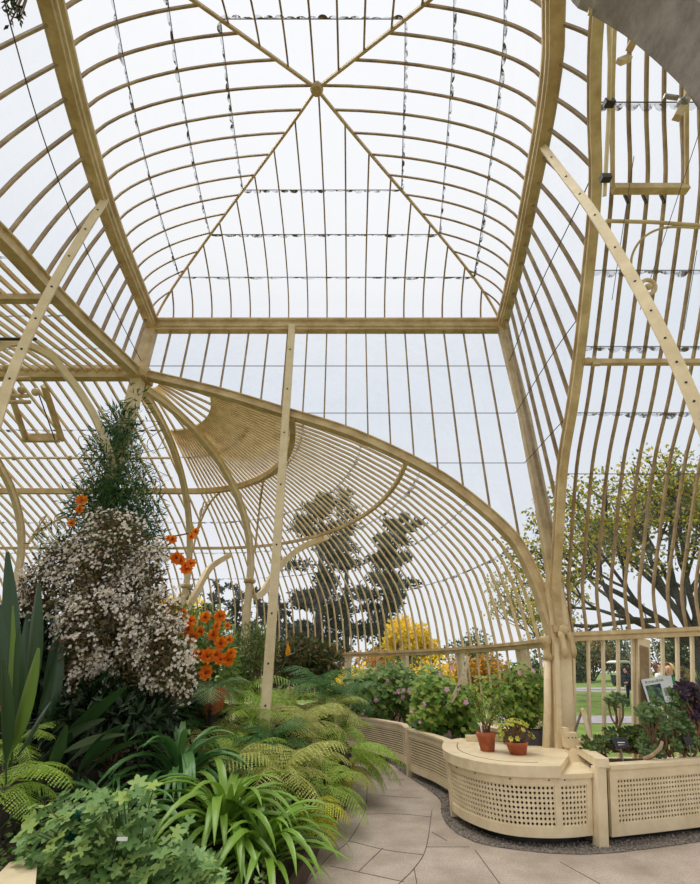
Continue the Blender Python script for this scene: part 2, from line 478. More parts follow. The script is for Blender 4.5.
# ---- apse: an elliptical half dome of bars spreading from the tall left column
def dome(th, r): return V((LX+7.12*r*math.cos(th), YF+9.0*r*math.sin(th), P(1-r)))
rs_ = [.05, .1, .16, .19, .22, .3, .4, .5, .585, .68, .77, .84, .88, .915, .945, .965, .98, .99, 1.0]
g = MB().grid([[dome(R(90*i/36), r)+V((0, 0, .0)) for r in rs_] for i in range(37)])
w_apse = sobj('window_4', g, glassa, smooth=True)
def inner_n(pts, ins): return curve_normals(pts, ins)
for i in range(1, 43):
    th = R(i*90/43)
    pts = [dome(th, r) for r in rs_ if i % 5 == 0 or r > .17]
    nn = inner_n(pts, V((LX+2*math.cos(th), YF+2*math.sin(th), 1)))
    MB().bar([p-n*.012 for p, n in zip(pts, nn)], .034, .045, nn).build('glazing_bar', apsebar, w_apse)
def ringpts(f, n=60, off=.05): return [dome(R(90*i/n), 1-f)-V((0, 0, off)) for i in range(n+1)]
for f in (.045, .14, .25, .40, .557, .706, .81):
    pts = ringpts(f, 84, .012)
    dr = [V((math.cos(R(90*i/84)), math.sin(R(90*i/84)), -.5 if f > .2 else -1.2)).normalized() for i in range(85)]
    scallop(pts, dr, .13 if f > .2 else .09, .8, w_apse)
for f, w, h in ((.29, .07, .07), (.58, .11, .13)):
    pts = ringpts(f, 40, .09)
    MB().bar(pts, w, h, (0, 0, 1)).build('purlin', oldcream, w_apse)

# ---- left wing: far slope, near slope, ridge
XW = -13.2
w_lf = sobj('window_5', MB().grid([[V((x, YF+9*r, P(1-r))) for r in [.0]+rs_] for x in (LX, -7, -10, XW)]), glassa, smooth=True)
k = 1
while LX-.25*k > XW:
    x = LX-.25*k; k += 1
    pts = [V((x, YF+9*r, P(1-r))) for r in [.01]+rs_]
    nn = inner_n(pts, V((x, YF+2, 1)))
    MB().bar([p-n*.012 for p, n in zip(pts, nn)], .036, .05, nn).build('glazing_bar', apsebar, w_lf)
for f in (.045, .14, .25, .40, .557, .706, .81):
    pts = [V((LX+(XW-LX)*i/120, YF+9*(1-f), P(f)-.012)) for i in range(121)]
    scallop(pts, V((0, 1, -.5 if f > .2 else -1.2)).normalized(), .12, .8, w_lf)
for f, w, h in ((.29, .07, .07), (.58, .11, .13)):
    MB().bar([(LX, YF+9*(1-f), P(f)-.09), (XW, YF+9*(1-f), P(f)-.09)], w, h, (0, 0, 1)).build('purlin', oldcream, w_lf)
yn = [0+.35*i for i in range(20)]+[6.97]
w_ln = sobj('window_6', MB().grid([[V((x, y, LN(y)+.02)) for y in yn] for x in (LX, -6.5, -9)]), glassv, smooth=True)
for k in range(1, 25):
    x = LX-.195*k
    MB().bar([(x, y, LN(y)) for y in yn], .04, .055, (0, 0, 1)).build('glazing_bar', apsebar, w_ln)
for y in (6.1, 5.1, 3.9, 2.4):
    pts = [V((LX-4.9*i/90, y, LN(y)-.02)) for i in range(91)]
    scallop(pts, V((0, -1, -.25)).normalized(), .1, .8, w_ln)
MB().bar([(LX, 4.55, LN(4.55)-.07), (-9, 4.55, LN(4.55)-.07)], .1, .1, (0, 0, 1)).build('purlin', oldcream, w_ln)
trim(MB().sweep([(LX, YF, 6.7), (-9.5, YF, 6.7)], [(-.08, -.16), (.08, -.16), (.08, -.04), (.13, 0), (.13, .08), (-.13, .08), (-.13, 0), (-.08, -.04)], (0, 0, 1)))

# ---- right wing slope
def rwp(k, y, z): return V((axR(y)+.225*k*axR(y)/3.08*(1-.05*max(0, y-6)), y, z))
rw = [(y, z) for y, z in RWt]
w_rw = sobj('window_7', MB().grid([[rwp(k, y, z)+V((0, .02, .01)) for y, z in rw] for k in range(0, 25, 2)]), glassv, smooth=True)
for k in range(1, 23):
    pts = [rwp(k, y, z) for y, z in rw]
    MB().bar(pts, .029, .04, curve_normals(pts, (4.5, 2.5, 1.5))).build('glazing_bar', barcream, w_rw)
def rw_at(v, k=3):
    """point of the right wing's bar k at picture height v"""
    best = None
    for (a, b), (c, d) in zip(rw, rw[1:]):
        for q in range(12):
            y = a+(c-a)*q/12; z = b+(d-b)*q/12
            p = rwp(k, y, z)-V((0, 0, CAMH)); dd = p.y*CP+p.z*SP; vv = 442-F*(-p.y*SP+p.z*CP)/dd
            if best is None or abs(vv-v) < best[0]: best = (abs(vv-v), y, z)
    return best[1:]
for v, w in ((105, .1), (270, .11), (346, .11), (412, .11)):
    y, z = rw_at(v)
    scallop([rwp(24*i/102, y, z)-V((0, .04, .05)) for i in range(103)], V((0, .6, -.8)), w, 1.0, w_rw)
    thinlap([rwp(0, y, z)-V((0, .05, .05)), rwp(24, y, z)-V((0, .05, .05))], w_rw, .012)
for v in (476, 551):
    y, z = rw_at(v)
    thinlap([rwp(0, y, z)-V((0, .05, 0)), rwp(24, y, z)-V((0, .05, 0))], w_rw, .02)
y, z = rw_at(362); RPY = y; RPZ = z
MB().bar([rwp(.1, y, z)-V((0, .09, .05)), rwp(24, y, z)-V((0, .09, .05))], .07, .07, (0, 0, 1)).build('purlin', oldcream, w_rw)

# ---- eaves beams, low lights and dwarf walls
EV = [(-.05, -.07), (.05, -.07), (.05, -.02), (.09, 0), (.09, .05), (-.09, .05), (-.09, 0), (-.05, -.02)]
ea = [dome(R(90*i/40), 1) for i in range(41)]+[V((XW, YF+9, 1.96))]
trim(MB().sweep([V((p.x, p.y, 1.95)) for p in ea], EV, (0, 0, 1)))
trim(MB().sweep([(2.95, 6.97, 2.0), (3.6, 6.93, 2.02), (5.2, 6.85, 2.08), (6.0, 6.85, 2.1), (8.2, 6.85, 2.1)], EV, (0, 0, 1)))
def lowwall(pts, z1, name):
    return sobj(name, MB().sweep([(p.x, p.y, 0) for p in pts], [(-.1, 0), (.1, 0), (.1, z1-.06), (.14, z1-.06), (.14, z1), (-.14, z1), (-.14, z1-.06), (-.1, z1-.06)], (0, 0, 1)), cream)
lowwall(ea, .62, 'wall_far')
rr = [V((3.0+.5*i, 6.97-.02*i, 0)) for i in range(11)]
lowwall(rr, .55, 'wall_right')
w_al = sobj('window_8', MB().grid([[V((p.x, p.y, z)) for z in (.62, 1.9)] for p in ea]), glasslow)
for i in range(1, 36):
    p = dome(R(i*2.5), 1)
    MB().bar([(p.x, p.y, .6), (p.x, p.y, 1.92)], .03, .04, (0, -1, 0)).build('glazing_bar', cream, w_al)
for dg in (10, 25, 40, 56, 72, 86):
    th = R(dg); p = dome(th, 1); d = V((math.cos(th), math.sin(th), 0))
    MB().bar([p*1+V((0, 0, -p.z+.6)), p*1+V((0, 0, -p.z+1.93))], .17, .12, -d).build('pier', cream, w_al)
w_rl = sobj('window_9', MB().grid([[V((p.x, p.y, z)) for z in (.55, 1.98)] for p in rr]), glasslow)
for i in range(1, 24):
    x = 3.02+.215*i
    if i == 6: continue
    MB().bar([(x*.9+.01, 6.95, .54), (x, 6.95, 2.0)], .032, .05, (0, -1, 0)).build('glazing_bar', cream, w_rl)
pr_ = MB().sweep([(3.78, 6.93, .5), (4.2, 6.93, 1.97)], [(-.085, -.04), (.085, -.04), (.085, .04), (-.085, .04)], (0, -1, 0)).build('pier', cream, w_rl)
MB().sweep([(3.815, 6.885, .62), (4.17, 6.885, 1.87)], [(-.06, -.005), (.06, -.005), (.06, .005), (-.06, .005)], (0, -1, 0)).build('pier_panel', barcream, pr_)

# ---- corner posts above the arches (structure)
trim(MB().sweep([(3.1, YF-.02, 2.0), (3.18, YF-.02, 4.0), (3.2, YF-.02, 5.7), (3.13, YF-.02, 7.8)], [(-.1, -.06), (.1, -.06), (.1, .06), (-.1, .06)], (0, -1, 0)))
trim(MB().sweep([(LX, YF-.02, 6.6), (LX, YF-.02, 7.8)], [(-.11, -.09), (.11, -.09), (.11, .09), (-.11, .09)], (0, -1, 0)))
trim(MB().sweep([(3.03, YF-.13, 2.2), (3.08, YF-.13, 4.0), (3.1, YF-.13, 5.7), (3.04, YF-.13, 7.8)], [(-.03, -.03), (.03, -.03), (.03, .03), (-.03, .03)], (0, -1, 0)))

# ================================================================== FLOOR, BEDS, GROUND OUTSIDE
ell = [dome(R(90*i/30), 1) for i in range(31)]
fl = [(-13, -2.5), (8.2, -2.5), (8.2, 6.9), (3.05, 6.95)]+[(p.x, p.y) for p in ell[1:]]+[(-13, 16)]
floor = sobj('floor', MB().poly(fl, -.1, 0), pave)
sobj('lawn', MB().box(-90, 140, -25, 190, -.2, -.06), grassm)
def path_strip(pts, w, name='garden_path', mat=tarmac):
    rows = []
    for i, p in enumerate(pts):
        p = V(p); t = (V(pts[min(i+1, len(pts)-1)])-V(pts[max(i-1, 0)])).normalized(); s = V((-t.y, t.x, 0))
        rows.append([p-s*w/2+V((0, 0, -.045)), p+s*w/2+V((0, 0, -.045))])
    return sobj(name, MB().grid(rows), mat)
path_strip([(-10, 21, 0), (2, 19.2, 0), (8, 18.6, 0), (12, 18.6, 0), (20, 19.5, 0), (40, 24, 0)], 2.6)
path_strip([(14, 45, 0), (22, 38, 0), (26, 33, 0), (33, 29, 0)], 2.6)
path_strip([(15, 44, 0), (26, 46, 0), (50, 50, 0)], 3.0)

def jointline(uv):
    pts = [at(u, v, 1) for u, v in uv]
    pts = [V((0, 0, CAMH))+(p-V((0, 0, CAMH)))*(CAMH/(CAMH-p.z)) for p in pts]
    pts = catmull(pts, 4) if len(pts) > 2 else pts
    MB().sweep([V((p.x, p.y, .0)) for p in pts], [(-.004, 0), (.004, 0), (.004, .002), (-.004, .002)], (0, 0, 1)).build('paving_joint', joint, floor)
for uv in ([(306, 884), (328.6, 857), (348.6, 841), (364, 814), (367, 794), (366, 775), (362, 764)], [(432, 810), (431, 817), (426, 848.6), (414, 868.6), (398.6, 884)],
           [(349, 841), (386, 850), (424, 855)], [(366, 814), (400, 814), (431, 817)], [(367, 794), (398, 797), (422, 798)], [(383, 848), (358, 872)], [(426, 847), (470, 847)],
           [(475, 850), (500, 884)], [(414, 868), (417, 884)], [(330, 866), (372, 875), (404, 882)], [(366, 778), (404, 780)], [(432, 832), (447, 841)], [(560, 862), (600, 884)]):
    jointline(uv)
# dark gravel between paving and casings
gpts = [(.2, 11.0), (.74, 10.1), (.88, 9.3), (1.08, 8.4), (1.22, 7.6), (1.13, 6.9), (1.12, 6.4), (1.24, 6.0), (1.5, 5.76), (2.0, 5.6), (2.45, 5.6), (3.0, 5.74), (3.53, 5.9), (4.6, 6.25)]
g = MB(); gp = catmull([V((x, y, 0)) for x, y in gpts], 8)
g.grid([[V((p.x, p.y, .004)) for p in gp], [V((p.x+.4, p.y+.5, .004)) for p in gp]])
for _ in range(2600):
    i = random.randrange(len(gp)-1); p = gp[i].lerp(gp[i+1], rnd()); o = rnd()**1.3*.33
    q = p+V((o*.75, o, .006)); s = rs(.006, .016)
    g.add([q+V((-s, -s*rs(.5, 1), 0)), q+V((s, -s*.6, 0)), q+V((s*.7, s, 0)), q+V((-s*.8, s*.7, 0)), q+V((0, 0, s*rs(.6, 1.2)))], [(0, 1, 4), (1, 2, 4), (2, 3, 4), (3, 0, 4)])
o = g.build('gravel', gravelm); o['kind'] = 'stuff'; o['label'] = 'strip of dark gravel along the foot of the casings'; o['category'] = 'gravel'

# planted bed on the left, heaped away from the path
BE = smooth_tab([(1.5, -.75), (3, -.6), (4, -.5), (5.2, -.36), (6.34, -.27), (6.66, -.15), (7.5, -.04), (8.75, .03), (9.97, .04), (11.5, -.2), (13, -.9)])
edge = lambda y: interp(BE, y)
def mound(x, y):
    d = max(0, edge(y)-x)
    return .1+.55*(1-math.exp(-d/1.3))*min(1, max(.2, (y-3.2)/2.6))
rows = []
for i in range(30):
    y = 1.6+13.0*i/29
    rows.append([V((edge(y)-12*(j/16)**1.6, y, 0)) for j in range(17)])
for r in rows:
    for p in r:
        if p.x < -12.9: p.x = -12.9
        p.z = mound(p.x, p.y)+rs(-.02, .02)
rows = [[V((r[0].x, r[0].y, 0))]+r for r in rows]
sobj('soil_bed_floor', MB().grid(rows), soil)
eb = [V((edge(y), y, 0)) for y in [1.6+.35*i for i in range(32)]]
tb = thing('bed_edging', 'dark curved timber edging board holding the fern bed beside the paving', 'edging', (edge(6), 6, 0))
MB().sweep(eb, [(-.02, 0), (.02, 0), (.02, .17), (-.02, .17)], (0, 0, 1)).build('board', woodedge, tb)

# ================================================================== CASINGS (perforated and slatted) along the path
class Path:
    def __init__(s, pts, n=8):
        s.p = catmull([V((x, y, 0)) for x, y in pts], n); s.l = [0]
        for a, b in zip(s.p, s.p[1:]): s.l.append(s.l[-1]+(b-a).length)
        s.L = s.l[-1]
    def pos(s, d):
        d = min(max(d, 0), s.L)
        for i in range(len(s.l)-1):
            if d <= s.l[i+1] or i == len(s.l)-2:
                t = (d-s.l[i])/max(1e-9, s.l[i+1]-s.l[i]); return s.p[i].lerp(s.p[i+1], t)
    def nrm(s, d):
        t = (s.pos(d+.03)-s.pos(d-.03)).normalized(); return V((t.y, -t.x, 0))     # towards the path
    def pt(s, d, z, out=0): p = s.pos(d)+s.nrm(d)*out; return V((p.x, p.y, z))
    def rail(s, mb, d0, d1, z0, z1, out=0, th=.035, n=24):
        rows = []
        for i in range(n+1):
            d = d0+(d1-d0)*i/n
            rows.append([s.pt(d, z0, out), s.pt(d, z1, out), s.pt(d, z1, out-th), s.pt(d, z0, out-th)])
        b = len(mb.v); mb.grid(rows, wrap=True)
        mb.add([rows[0][k] for k in range(4)], [(0, 1, 2, 3)]); mb.add([rows[-1][k] for k in range(4)], [(3, 2, 1, 0)])
        return mb
def perforated(path, d0, d1, z0, z1, pitch=.041, out=-.012):
    mb = MB(); nc = max(2, round((d1-d0)/pitch)); nr = max(2, round((z1-z0)/pitch))
    dd = (d1-d0)/nc; dz = (z1-z0)/nr; hr = .31
    off = [(math.cos(PI/4*k+PI/8), math.sin(PI/4*k+PI/8)) for k in range(8)]
    sq = [(.5, .25), (.25, .5), (-.25, .5), (-.5, .25), (-.5, -.25), (-.25, -.5), (.25, -.5), (.5, -.25)]
    for i in range(nc):
        for j in range(nr):
            c, e = d0+(i+.5)*dd, z0+(j+.5)*dz
            o = [path.pt(c+a*dd, e+b*dz, out) for a, b in sq]
            h = [path.pt(c+a*dd*hr, e+b*dz*hr, out) for a, b in off]
            w = [path.pt(c+a*dd*hr, e+b*dz*hr, out-.012) for a, b in off]
            co = [path.pt(c+a*dd, e+b*dz, out) for a, b in ((.5, .5), (-.5, .5), (-.5, -.5), (.5, -.5))]
            fs = [(q, (q+1) % 8, 8+(q+1) % 8, 8+q) for q in range(8)]+[(8+q, 8+(q+1) % 8, 16+(q+1) % 8, 16+q) for q in range(8)]
            fs += [(0, 24, 1), (2, 25, 3), (4, 26, 5), (6, 27, 7)]
            mb.add(o+h+w+co, fs)
    return mb
def slats(path, d0, d1, z0, z1, n):
    mb = MB(); dz = (z1-z0)/n
    for j in range(n): path.rail(mb, d0, d1, z0+j*dz+dz*.2, z0+j*dz+dz*.78, -.008, .018, 14)
    return mb
def frame(path, d0, d1, z0, z1, top, bot, side, mids=()):
    mb = MB(); path.rail(mb, d0, d1, z1-top, z1); path.rail(mb, d0, d1, z0, z0+bot)
    for a in (d0, d1-side): path.rail(mb, a, a+side, z0+bot, z1-top, 0, .034, 3)
    return mb

# curved casing with the two pots
pa = Path([(1.4, 7.62), (1.27, 7.1), (1.22, 6.72), (1.28, 6.33), (1.45, 5.99), (1.65, 5.81), (1.92, 5.74), (2.2, 5.75), (2.46, 5.82)])
cA = thing('heating_casing', 'curved cream casing with round-holed grille carrying two terracotta pots', 'casing', (1.9, 6.2, 0), 'heating casings along the path')
i0 = 1.0
frame(pa, .93, pa.L, .08, .575, .075, .085, .06).build('frame', benchc, cA)
perforated(pa, .99, pa.L-.40, .165, .5).build('grille', benchc, cA)
perforated(pa, pa.L-.34, pa.L-.06, .165, .5).build('grille', benchc, cA)
pa.rail(MB(), pa.L-.4, pa.L-.34, .165, .5, -.004, .03, 3).build('divider', benchc, cA)
pa.rail(MB(), .88, .94, .02, .6, .012, .06, 2).build('post', benchc, cA)
def plate(front, back, z0, z1):
    mb = MB(); mb.poly([(p.x, p.y) for p in front]+[(p.x, p.y) for p in back], z0, z1); return mb
fr = [pa.pt(.1+(pa.L-.45)*i/26, 0, .035) for i in range(27)]
plate(fr, [V((2.45, 6.35, 0)), V((2.6, 6.85, 0)), V((1.62, 7.8, 0))], .575, .675).build('top_board', benchc, cA)
fr2 = [pa.pt(.25+(pa.L-.75)*i/26, 0, -.16) for i in range(27)]
mb = MB()
mb.sweep([V((p.x, p.y, .675)) for p in fr2], [(-.006, 0), (.006, 0), (.006, .0015), (-.006, .0015)], (0, 0, 1)).build('board_seam', bark, cA)
fr = [pa.pt(pa.L-.36+.36*i/6, 0, .02) for i in range(7)]
plate(fr, [V((2.85, 6.75, 0)), V((2.55, 6.8, 0))], .56, .6).build('step_board', benchc, cA)
MB().box(1.62, 2.35, 7.42, 7.5, .675, .75).build('back_upstand', benchc, cA).rotation_euler = (0, 0, 0)
pb = pa; mbk = MB()
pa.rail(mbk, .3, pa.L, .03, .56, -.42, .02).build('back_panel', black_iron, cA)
pa.rail(MB(), .9, pa.L, .0, .07, -.12, .03).build('plinth', black_iron, cA)
for d in (1.25, 1.6, 2.0, 2.35, 2.5):
    MB().sphere(pa.pt(d, .55, .002), .008, 0, 6, 4).build('screw', black_iron, [c for c in cA.children if c.name.startswith('frame')][0])

# right-hand perforated casing
pbx = Path([(2.66, 5.84), (3.14, 5.97), (3.81, 6.17), (4.6, 6.42), (5.4, 6.64)])
cB = thing('heating_casing', 'cream round-holed casing holding in the succulent bed by the glass wall', 'casing', (3.6, 6.1, 0), 'heating casings along the path')
frame(pbx, 0, pbx.L, .06, .63, .1, .1, .1).build('frame', benchc, cB)
perforated(pbx, .1, pbx.L-.1, .16, .53).build('grille', benchc, cB)
pbx.rail(MB(), 0, pbx.L, .62, .66, .02, .16).build('top_rail', benchc, cB)
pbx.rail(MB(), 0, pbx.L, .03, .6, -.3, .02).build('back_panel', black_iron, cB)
pbx.rail(MB(), 0, pbx.L, 0, .05, -.12, .03).build('plinth', black_iron, cB)
cP = thing('casing_post', 'square cream post with a long cap rail between the two round-holed casings', 'post', (2.55, 5.8, 0))
MB().hexa([V((2.48, 5.74, 0)), V((2.585, 5.76, 0)), V((2.56, 5.86, 0)), V((2.46, 5.84, 0)), V((2.48, 5.74, .66)), V((2.585, 5.76, .66)), V((2.56, 5.86, .66)), V((2.46, 5.84, .66))]).build('post', benchc, cP)
MB().sweep([(2.53, 5.73, .66), (2.88, 6.84, .68)], [(-.065, 0), (.065, 0), (.065, .075), (-.065, .075)], (0, 0, 1)).build('cap_rail', benchc, cP)

# slatted casings further along the path
def slatted(pts, label, loc, dpost):
    p = Path(pts); c = thing('heating_casing', label, 'casing', loc, 'heating casings along the path')
    frame(p, 0, p.L, .08, .64, .09, .09, .07).build('frame', benchc, c)
    slats(p, .06, p.L-.06, .17, .55, 11).build('slats', benchc, c)
    p.rail(MB(), 0, p.L, .635, .665, .02, .14).build('top_rail', benchc, c)
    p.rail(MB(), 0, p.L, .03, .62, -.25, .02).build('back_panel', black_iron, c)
    p.rail(MB(), dpost-.05, dpost+.05, 0, .68, .04, .09, 2).build('post', benchc, c)
    return p
ps1 = slatted([(.98, 9.05), (1.08, 8.7), (1.24, 8.25), (1.36, 7.75), (1.36, 7.62)], 'nearer cream slatted casing, running up to the curved one with pots', (1.2, 8.3, 0), .0)
ps2 = slatted([(-.5, 12.3), (.24, 11.05), (.62, 10.4), (.95, 9.75), (.97, 9.2)], 'farther cream slatted casing with peeling paint, half behind fern fronds', (.5, 10.5, 0), 0)
# the casings' fronts batter outwards a little towards the corner column
def batter(t, k, f):
    for c in t.children:
        for v in c.data.vertices: v.co.x += k*v.co.z*f(v.co)
        for c2 in c.children:
            for v in c2.data.vertices: v.co.x += k*v.co.z*f(v.co)
batter(cA, .21, lambda q: min(1, max(0, (q.x-1.5)/.9)))
batter(cP, .22, lambda q: max(0, 1-max(0, q.y-5.9)/1.0))
batter(cB, .22, lambda q: 1)
# soil behind the casings
back = [ps2.pt(ps2.L*i/8, 0, -.24) for i in range(9)]+[ps1.pt(ps1.L*i/6, 0, -.24) for i in range(1, 7)]+[V((2.2, 7.0, 0)), V((3.0, 6.85, 0))]
elb = [dome(R(a), .98) for a in (1, 10, 20, 30, 40, 50, 58)]
sobj('soil_apse_floor', MB().poly([(p.x, p.y) for p in back]+[(p.x, p.y) for p in elb], 0, .48), soil)
sb = [pbx.pt(pbx.L*i/8, 0, -.14) for i in range(9)]
sobj('soil_wing_floor', MB().poly([(p.x, p.y) for p in sb]+[(5.4, 6.8), (2.95, 6.85)], 0, .57), soil)

# ================================================================== COLUMNS, POSTS, RIBS, BRACKETS
colr = thing('iron_column', 'stout cream corner column with scrolled capital beside the succulent bed', 'column', (2.93, 7.0, 0), 'cream iron columns')
MB().sweep([(2.72, 7.0, .3), (2.89, 7.0, 1.2), (3.03, 7.0, 2.0), (3.08, 7.0, 2.75)], [(-.13, -.1), (.13, -.1), (.13, .1), (-.13, .1)], (0, -1, 0)).build('shaft', cream, colr)
MB().sweep([(2.63, 6.97, .3), (2.8, 6.97, 1.2), (2.92, 6.97, 1.9)], [(-.03, 0), (.03, 0), (.03, .13), (-.03, .13)], (0, -1, 0)).build('edge_strip', cream, colr)
MB().sweep([(2.74, 6.92, .28), (2.78, 6.92, .62)], [(-.19, -.12), (.19, -.12), (.19, .12), (-.19, .12)], (0, -1, 0)).build('base', cream, colr)
cpt = MB()
for s in (-1, 1):
    pts = [V((3.05+.0*s, 6.84, 1.72)) + V((s*.06, -.02-.05*math.sin(t), .34*t/3.4)) for t in [0, .4, .8, 1.2, 1.7, 2.2, 2.8, 3.4]]
    cpt.tube(pts, [.02, .035, .045, .04, .035, .04, .05, .03], 8)
cpt.build('scroll_capital', oldcream, colr, True)
MB().sphere((3.05, 6.82, 2.08), .07, 0, 12, 8, (1, .8, 1)).build('capital_knob', oldcream, colr, True)
MB().sweep([(2.92, 6.9, 2.1), (3.16, 6.9, 2.1)], [(-.06, -.05), (.06, -.05), (.06, .05), (-.06, .05)], (0, 0, 1)).build('capital_block', oldcream, colr)
pipec = thing('iron_column', 'slim round cream column with ringed top just left of the stout corner column', 'column', (2.72, 7.0, 0), 'cream iron columns')
MB().tube([(2.47, 6.95, .3), (2.67, 6.95, 1.1), (2.8, 6.95, 1.75)], .048, 12).build('shaft', cream, pipec, True)
MB().lathe([(.045, 0), (.075, .02), (.075, .07), (.05, .1), (.05, .2), (.08, .24), (.08, .3), (.05, .33)], (2.81, 6.95, 1.68), 14).build('capital', oldcream, pipec, True)

coll = thing('iron_column', 'tall square cream column wrapped in green climber below the roof corner', 'column', (LX, YF, 0), 'cream iron columns')
MB().sweep([(LX, YF, .3), (LX, YF, 6.55)], [(-.1, -.1), (.1, -.1), (.1, .1), (-.1, .1)], (0, -1, 0)).build('shaft', cream, coll)
MB().sweep([(LX, YF, 6.5), (LX, YF, 6.75)], [(-.2, -.2), (.2, -.2), (.2, .2), (-.2, .2)], (0, -1, 0)).build('capital', oldcream, coll)

def bolts(o, pts, nrm, r=.016, mat=black_iron):
    for p in pts: MB().sphere(V(p)+V(nrm)*.0, r, 0, 6, 4).build('bolt', mat, o)
def bolted(name, label, cat, pts, w, h, nrm, nb, mat=cream, group=None):
    t = thing(name, label, cat, tuple(pts[-1]), group)
    sh = MB().sweep(pts, [(-w/2, -h/2), (w/2, -h/2), (w/2, h/2), (-w/2, h/2)], nrm).build('shaft', mat, t)
    n = len(pts)-1
    for i in range(nb):
        q = (i+.7)/nb*n; k = min(n-1, int(q)); p = V(pts[k]).lerp(V(pts[k+1]), q-k)
        v = (V((0, 0, CAMH))-p).normalized(); nv = V(nrm).normalized()
        MB().sphere(p+nv*(h/2), .0035*(p-V((0, 0, CAMH))).length**.75, 0, 6, 4).build('bolt', black_iron, sh)
    return t
bolted('support_post', 'straight cream bolted post rising from the ferns to the far roof beam', 'post', [V((-1.17, 6.86, 7.75)), V((-1.15, 6.86, 5)), V((-1.13, 6.86, 2)), V((-1.12, 6.86, .5))], .125, .1, (0, -1, 0), 9, cream, 'bolted posts under the roof beams')
lp = catmull([at(105, 200, 4.2), at(85, 231, 4.0), at(56, 280, 3.86), at(29, 334, 3.8), at(8, 385, 3.78), at(-14, 450, 3.76), V((-3.55, 3.76, 2.4)), V((-3.5, 3.76, .4))], 3)
bolted('support_post', 'cream bolted post curving down from the left roof beam past the wing rib', 'post', lp, .09, .06, (.5, -.85, 0), 12, cream, 'bolted posts under the roof beams')
rp = catmull([at(543, 147, 3.42), at(568, 180, 3.1), at(593, 213, 2.85), at(629, 272, 2.6), at(657.5, 324, 2.48), at(679, 368, 2.44), at(694, 402, 2.42), at(710, 440, 2.42), V((2.24, 2.42, 2.2)), V((2.25, 2.42, 0))], 3)
bolted('support_post', 'cream bolted post slanting down from the right roof beam across the wing roof', 'post', rp, .08, .06, (-.6, -.75, -.1), 16, cream, 'bolted posts under the roof beams')

def ribpost(th_deg, rad, label, hi, base_z=.3):
    th = R(th_deg); b = V((LX+rad*math.cos(th), YF+rad*1.19*math.sin(th), 0)); top = V((LX+.17*math.cos(th), YF+.17*math.sin(th), 6.55))
    pts = [V((b.x, b.y, z)) for z in (base_z, 1.5, 2.6)]
    for i in range(1, 15):
        a = PI/2*i/14
        pts.append(V((b.x+(top.x-b.x)*(1-math.cos(a)), b.y+(top.y-b.y)*(1-math.cos(a)), hi+(6.5-hi)*math.sin(a))))
    t = thing('rib_post', label, 'rib', (b.x, b.y, base_z), 'curved rib posts of the apse and wing')
    nn = [(math.cos(th), math.sin(th), 0.001)]*3+[V((math.cos(th), math.sin(th), .6)).normalized()]*14
    rib(pts, .11, .14, curve_normals(pts, (LX, YF, 0))).build('rib', cream, t)
    MB().lathe([(.1, 0), (.14, .03), (.14, .08), (.1, .11)], (b.x-.08*math.cos(th), b.y-.08*math.sin(th), 3.35), 12).build('collar', oldcream, t)
    return b, th
bA, thA = ribpost(61, 3.62, 'curved cream rib post nearest the straight bolted post', 3.4)
bB, thB = ribpost(90, 3.75, 'curved cream rib post rising beside the orange blossoms', 3.4)
# rib posts of the left wing
for x, lab in ((-8.3, 'curved cream rib post at the far left, behind the white-flowered bush'), ):
    pts = [V((x, 11.4, z)) for z in (.3, 1.5, 2.8)]
    for i in range(1, 15):
        a = PI/2*i/14; pts.append(V((x, 11.4+(7.1-11.4)*(1-math.cos(a)), 3.4+(6.5-3.4)*math.sin(a))))
    t = thing('rib_post', lab, 'rib', (x, 11.4, .3), 'curved rib posts of the apse and wing')
    rib(pts, .11, .14, curve_normals(pts, (x, 6.9, 0))).build('rib', cream, t)
    MB().lathe([(.1, 0), (.14, .03), (.14, .08), (.1, .11)], (x, 11.3, 3.35), 12).build('collar', oldcream, t)
def brace(pts, w, label, group='curved braces'):
    t = thing('curved_brace', label, 'brace', tuple(pts[0]), group)
    pp = catmull(pts, 5)
    c = (pp[0]+pp[-1])/2+V((0, 0, -2))
    MB().sweep(pp, [(-w/2, -w*.6), (w/2, -w*.6), (w/2, w*.6), (-w/2, w*.6)], curve_normals(pp, c)).build('bar', cream, t)
    return t
Ya = bA.y
brace([V((bA.x+.1, bA.y, 3.05)), at(264, 591, Ya+.3), at(278, 568, Ya+.7), at(301, 548, Ya+1.1), at(328, 537, Ya+1.4)], .12, 'curved cream brace passing behind the straight bolted post')
Yb = bB.y
brace([V((bB.x+.05, bB.y, 2.75)), at(197, 591, Yb+.2), at(210, 568, Yb+.6), at(230, 555, Yb+1.0)], .12, 'curved cream brace just above the orange blossoms')
brace([V((-4.12, 6.86, 4.3)), at(112, 466, 6.65), at(98, 424, 6.4), at(82, 396, 6.15), at(69, 378, 5.95), at(51, 357, 5.75), at(23, 344, 5.5), at(0, 347, 5.3), at(-40, 380, 5.1)], .085, 'big curved cream brace arching left from the climber-clad column')
def scroll(c, r, turns, u, v, n=26):
    pts = []
    for i in range(n+1):
        a = 2*PI*turns*i/n; k = r*(1-.75*i/n)
        pts.append(V(c)+V(u)*(k*math.cos(a))+V(v)*(k*math.sin(a)))
    return pts
